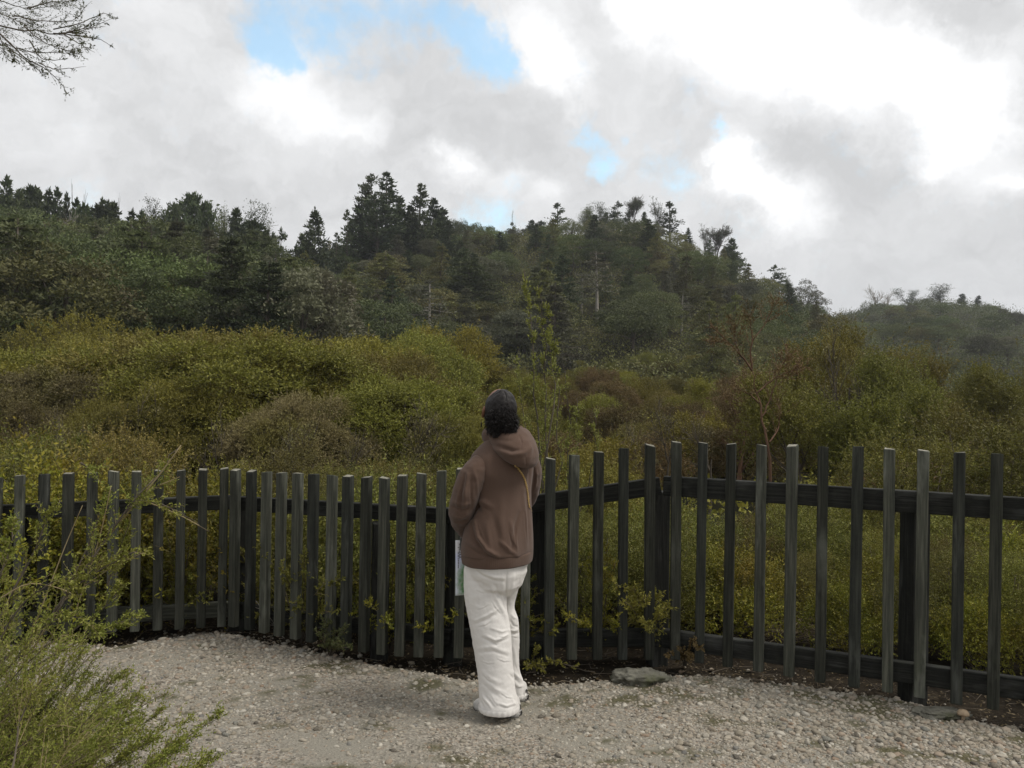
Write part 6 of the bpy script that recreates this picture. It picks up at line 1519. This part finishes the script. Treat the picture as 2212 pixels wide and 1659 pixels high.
    def tree(me): 
        cc = [v.co.copy() for v in me.vertices]; return BVHTree.FromPolygons(cc, [list(p.vertices) for p in me.polygons])
    bt = [tree(me), tree(hm)]
    poly = np.array([(1010, 1120), (1040, 1160), (1075, 1210), (1105, 1255), (1130, 1310), (1146, 1370), (1158, 1430), (1168, 1500), (1176, 1580), (1186, 1660)], float)
    s = np.linspace(0, 1, 400); tt = np.linspace(0, 1, len(poly)); pl = np.stack([np.interp(s, tt, poly[:, k]) for k in (0, 1)], 1)
    pts = []
    for a, b in pl:
        q = H7(a, b, 1.0); d = Vector(q - CAM).normalized(); hits = [x for x in (t_.ray_cast(Vector(CAM), d) for t_ in bt) if x[0] is not None]
        if hits:
            h = min(hits, key=lambda x: x[3]); pts.append(np.array(h[0]) + np.array(h[1]) * .0035)
    pts = np.array(pts)
    for _ in range(6): pts[1:-1] = .5 * pts[1:-1] + .25 * (pts[2:] + pts[:-2])
    # it goes on round the side under the right arm
    pts = np.concatenate([pts, [pts[-1] + np.array([.012, .05, -.03]), pts[-1] + np.array([.0, .12, -.06])]])
    L_ = np.concatenate([[0], np.cumsum(np.linalg.norm(np.diff(pts, axis=0), axis=1))]); g = Geo(); step = .0072; k = 0; a8 = np.linspace(0, 2 * np.pi, 11)
    for x in np.arange(0, L_[-1] - step, step):
        p = np.array([np.interp(x, L_, pts[:, j]) for j in range(3)]); q = np.array([np.interp(x + step, L_, pts[:, j]) for j in range(3)]); t = nrm(q - p); nn = nrm(np.cross(t, [0, -1, .1])); 
        if k % 2: nn = nrm(nn * .5 + np.cross(t, nn) * .87)
        tube(g, p + t * step * .5 + (np.cos(a8)[:, None] * t * .0058 + np.sin(a8)[:, None] * nn * .0036), .00115, 5, cap=False); k += 1
    ch = link('gold_chain', g.mesh('gold_chain', M['gold'])); tag(ch, 'thin gold chain strap lying across the right side of the back of the brown hoodie', 'chain strap')
    # ---------------- folded map in the left hand
    mw, mh = .148, .262
    d0 = 4.075
    tl = Z7(134, 776, d0); bl = Z7(133, 1032, d0); up = nrm(tl - bl); rtv = np.array([.93, .30, -.16]); rtv = nrm(rtv - up * (rtv @ up)); nn = np.cross(rtv, up)
    mh = np.linalg.norm(tl - bl)
    g = Geo(); nx, ny = 12, 24; X, Yy = np.meshgrid(np.linspace(0, mw, nx), np.linspace(0, mh, ny), indexing='ij')
    Zz = .006 * np.sin(X / mw * 3.0) + .004 * np.sin(Yy / mh * 3.1 + .4)
    i = np.arange(nx - 1)[:, None] * ny; j = np.arange(ny - 1)[None]
    F0 = np.stack([i + j, i + ny + j, i + ny + j + 1, i + j + 1], -1).reshape(-1, 4)
    for th in (0, -.0016): g.add(np.stack([X, Yy, Zz + th], -1), F0 if th == 0 else F0[:, ::-1])
    rim = np.concatenate([np.arange(nx) * ny, (nx - 1) * ny + np.arange(1, ny), (np.arange(nx - 1)[::-1]) * ny + ny - 1, np.arange(1, ny - 1)[::-1]]); r2 = np.roll(rim, -1); g.f.append((np.stack([r2, rim, rim + nx * ny, r2 + nx * ny], 1), 0))
    m, nt, N, L, out = new_mat('printed_map_paper'); v = objcoord(N, L)
    sp = N.new('ShaderNodeSeparateXYZ'); L.new(v, sp.inputs[0])
    dn = N.new('ShaderNodeVectorMath'); dn.operation = 'DISTANCE'; mp = N.new('ShaderNodeMapping'); mp.inputs['Scale'].default_value = (1.35, .72, 1); L.new(v, mp.inputs[0]); L.new(mp.outputs[0], dn.inputs[0]); dn.inputs[1].default_value = (.088, .052, 0)
    nz_ = noise(N, L, 38, 6, v, .65); ad = N.new('ShaderNodeMath'); ad.operation = 'MULTIPLY_ADD'; ad.inputs[1].default_value = .07; L.new(nz_, ad.inputs[0]); L.new(dn.outputs['Value'], ad.inputs[2])
    fac = ramp(N, L, ad.outputs[0], [(.085, (1, 1, 1)), (.125, (0, 0, 0))])
    grn = ramp(N, L, noise(N, L, 70, 5, v, .7), [(.3, (.06, .17, .06)), (.5, (.16, .33, .15)), (.62, (.30, .34, .26)), (.75, (.45, .6, .45))])
    blu = ramp(N, L, sp.outputs[1], [(.12, (.70, .74, .8)), (.2, (.6, .64, .84)), (.235, (.80, .80, .82))])
    pbsdf(N, L, out, mixc(N, L, fac, blu, grn), .5)
    mo = link('folded_map', g.mesh('folded_map', m)); mo.matrix_world = Matrix(((rtv[0], up[0], nn[0], bl[0]), (rtv[1], up[1], nn[1], bl[1]), (rtv[2], up[2], nn[2], bl[2]), (0, 0, 0, 1)))
    tag(mo, 'folded white map with green picture and lettering, held beside the left hip', 'map')
    m2, nt, N, L, out = new_mat('print_ink'); pbsdf(N, L, out, ramp(N, L, noise(N, L, 50, 2, objcoord(N, L)), [(.3, (.09, .085, .08)), (.7, (.14, .13, .12))]), .7)
    def text(s, size, x, y, name):
        cu = bpy.data.curves.new(name, 'FONT'); cu.body = s; cu.size = size; cu.extrude = .0002; cu.materials.append(m2)
        tmp = bpy.data.objects.new(name, cu); COL.objects.link(tmp); dg_ = bpy.context.evaluated_depsgraph_get(); tme = bpy.data.meshes.new_from_object(tmp.evaluated_get(dg_)); bpy.data.objects.remove(tmp); o = link(name, tme, mo); o.rotation_euler = (0, 0, math.pi / 2); o.location = (x, y, .0062 if x > .02 else .0042); return o
    text('Whaka', .028, .030, .188, 'title_lettering')
    g = Geo()
    for k, (a, b) in enumerate([(.140, .150), (.152, .158), (.161, .172), (.175, .184)]):
        box(g, .0135, (a + b) / 2, .0062, .0032, b - a, .0006, bev=0)
    link('small_print', g.mesh('small_print', m2), mo)
    # dark slim case in the same hand
    g = Geo(); cc = Z7(160, 790, 4.035); box(g, 0, 0, 0, .012, .05, .062, bev=.003, ux=(1, .1, 0))
    m3, nt, N, L, out = new_mat('dark_grey_plastic'); pbsdf(N, L, out, ramp(N, L, noise(N, L, 60, 3, objcoord(N, L)), [(.3, (.05, .05, .048)), (.7, (.09, .09, .085))]), .4)
    o = link('case', g.mesh('case', m3, smooth=False)); o.location = cc; tag(o, 'slim dark grey case held against the map beside the hoodie hem', 'case')
person()

# ------------------------------------------------------------------ damp air between the camera and the hills
def haze():
    g = Geo(); bm = bmesh.new(); bmesh.ops.create_cube(bm, size=1.0)
    me = bpy.data.meshes.new('haze'); 
    for v in bm.verts: v.co = Vector((v.co.x * 2100, v.co.y * 2100, v.co.z * 95 + 40))
    bm.to_mesh(me); bm.free()
    m, nt, N, L, out = new_mat('pale_haze')
    pv = N.new('ShaderNodeVolumePrincipled'); pv.inputs['Density'].default_value = HAZE; pv.inputs['Color'].default_value = (.88, .93, 1.0, 1); pv.inputs['Anisotropy'].default_value = .25
    L.new(pv.outputs[0], out.inputs['Volume']); me.materials.append(m)
    o = link('haze', me); tag(o, 'thin pale haze in the air over the valley', 'haze', kind='stuff')
HAZE = .00042
haze()
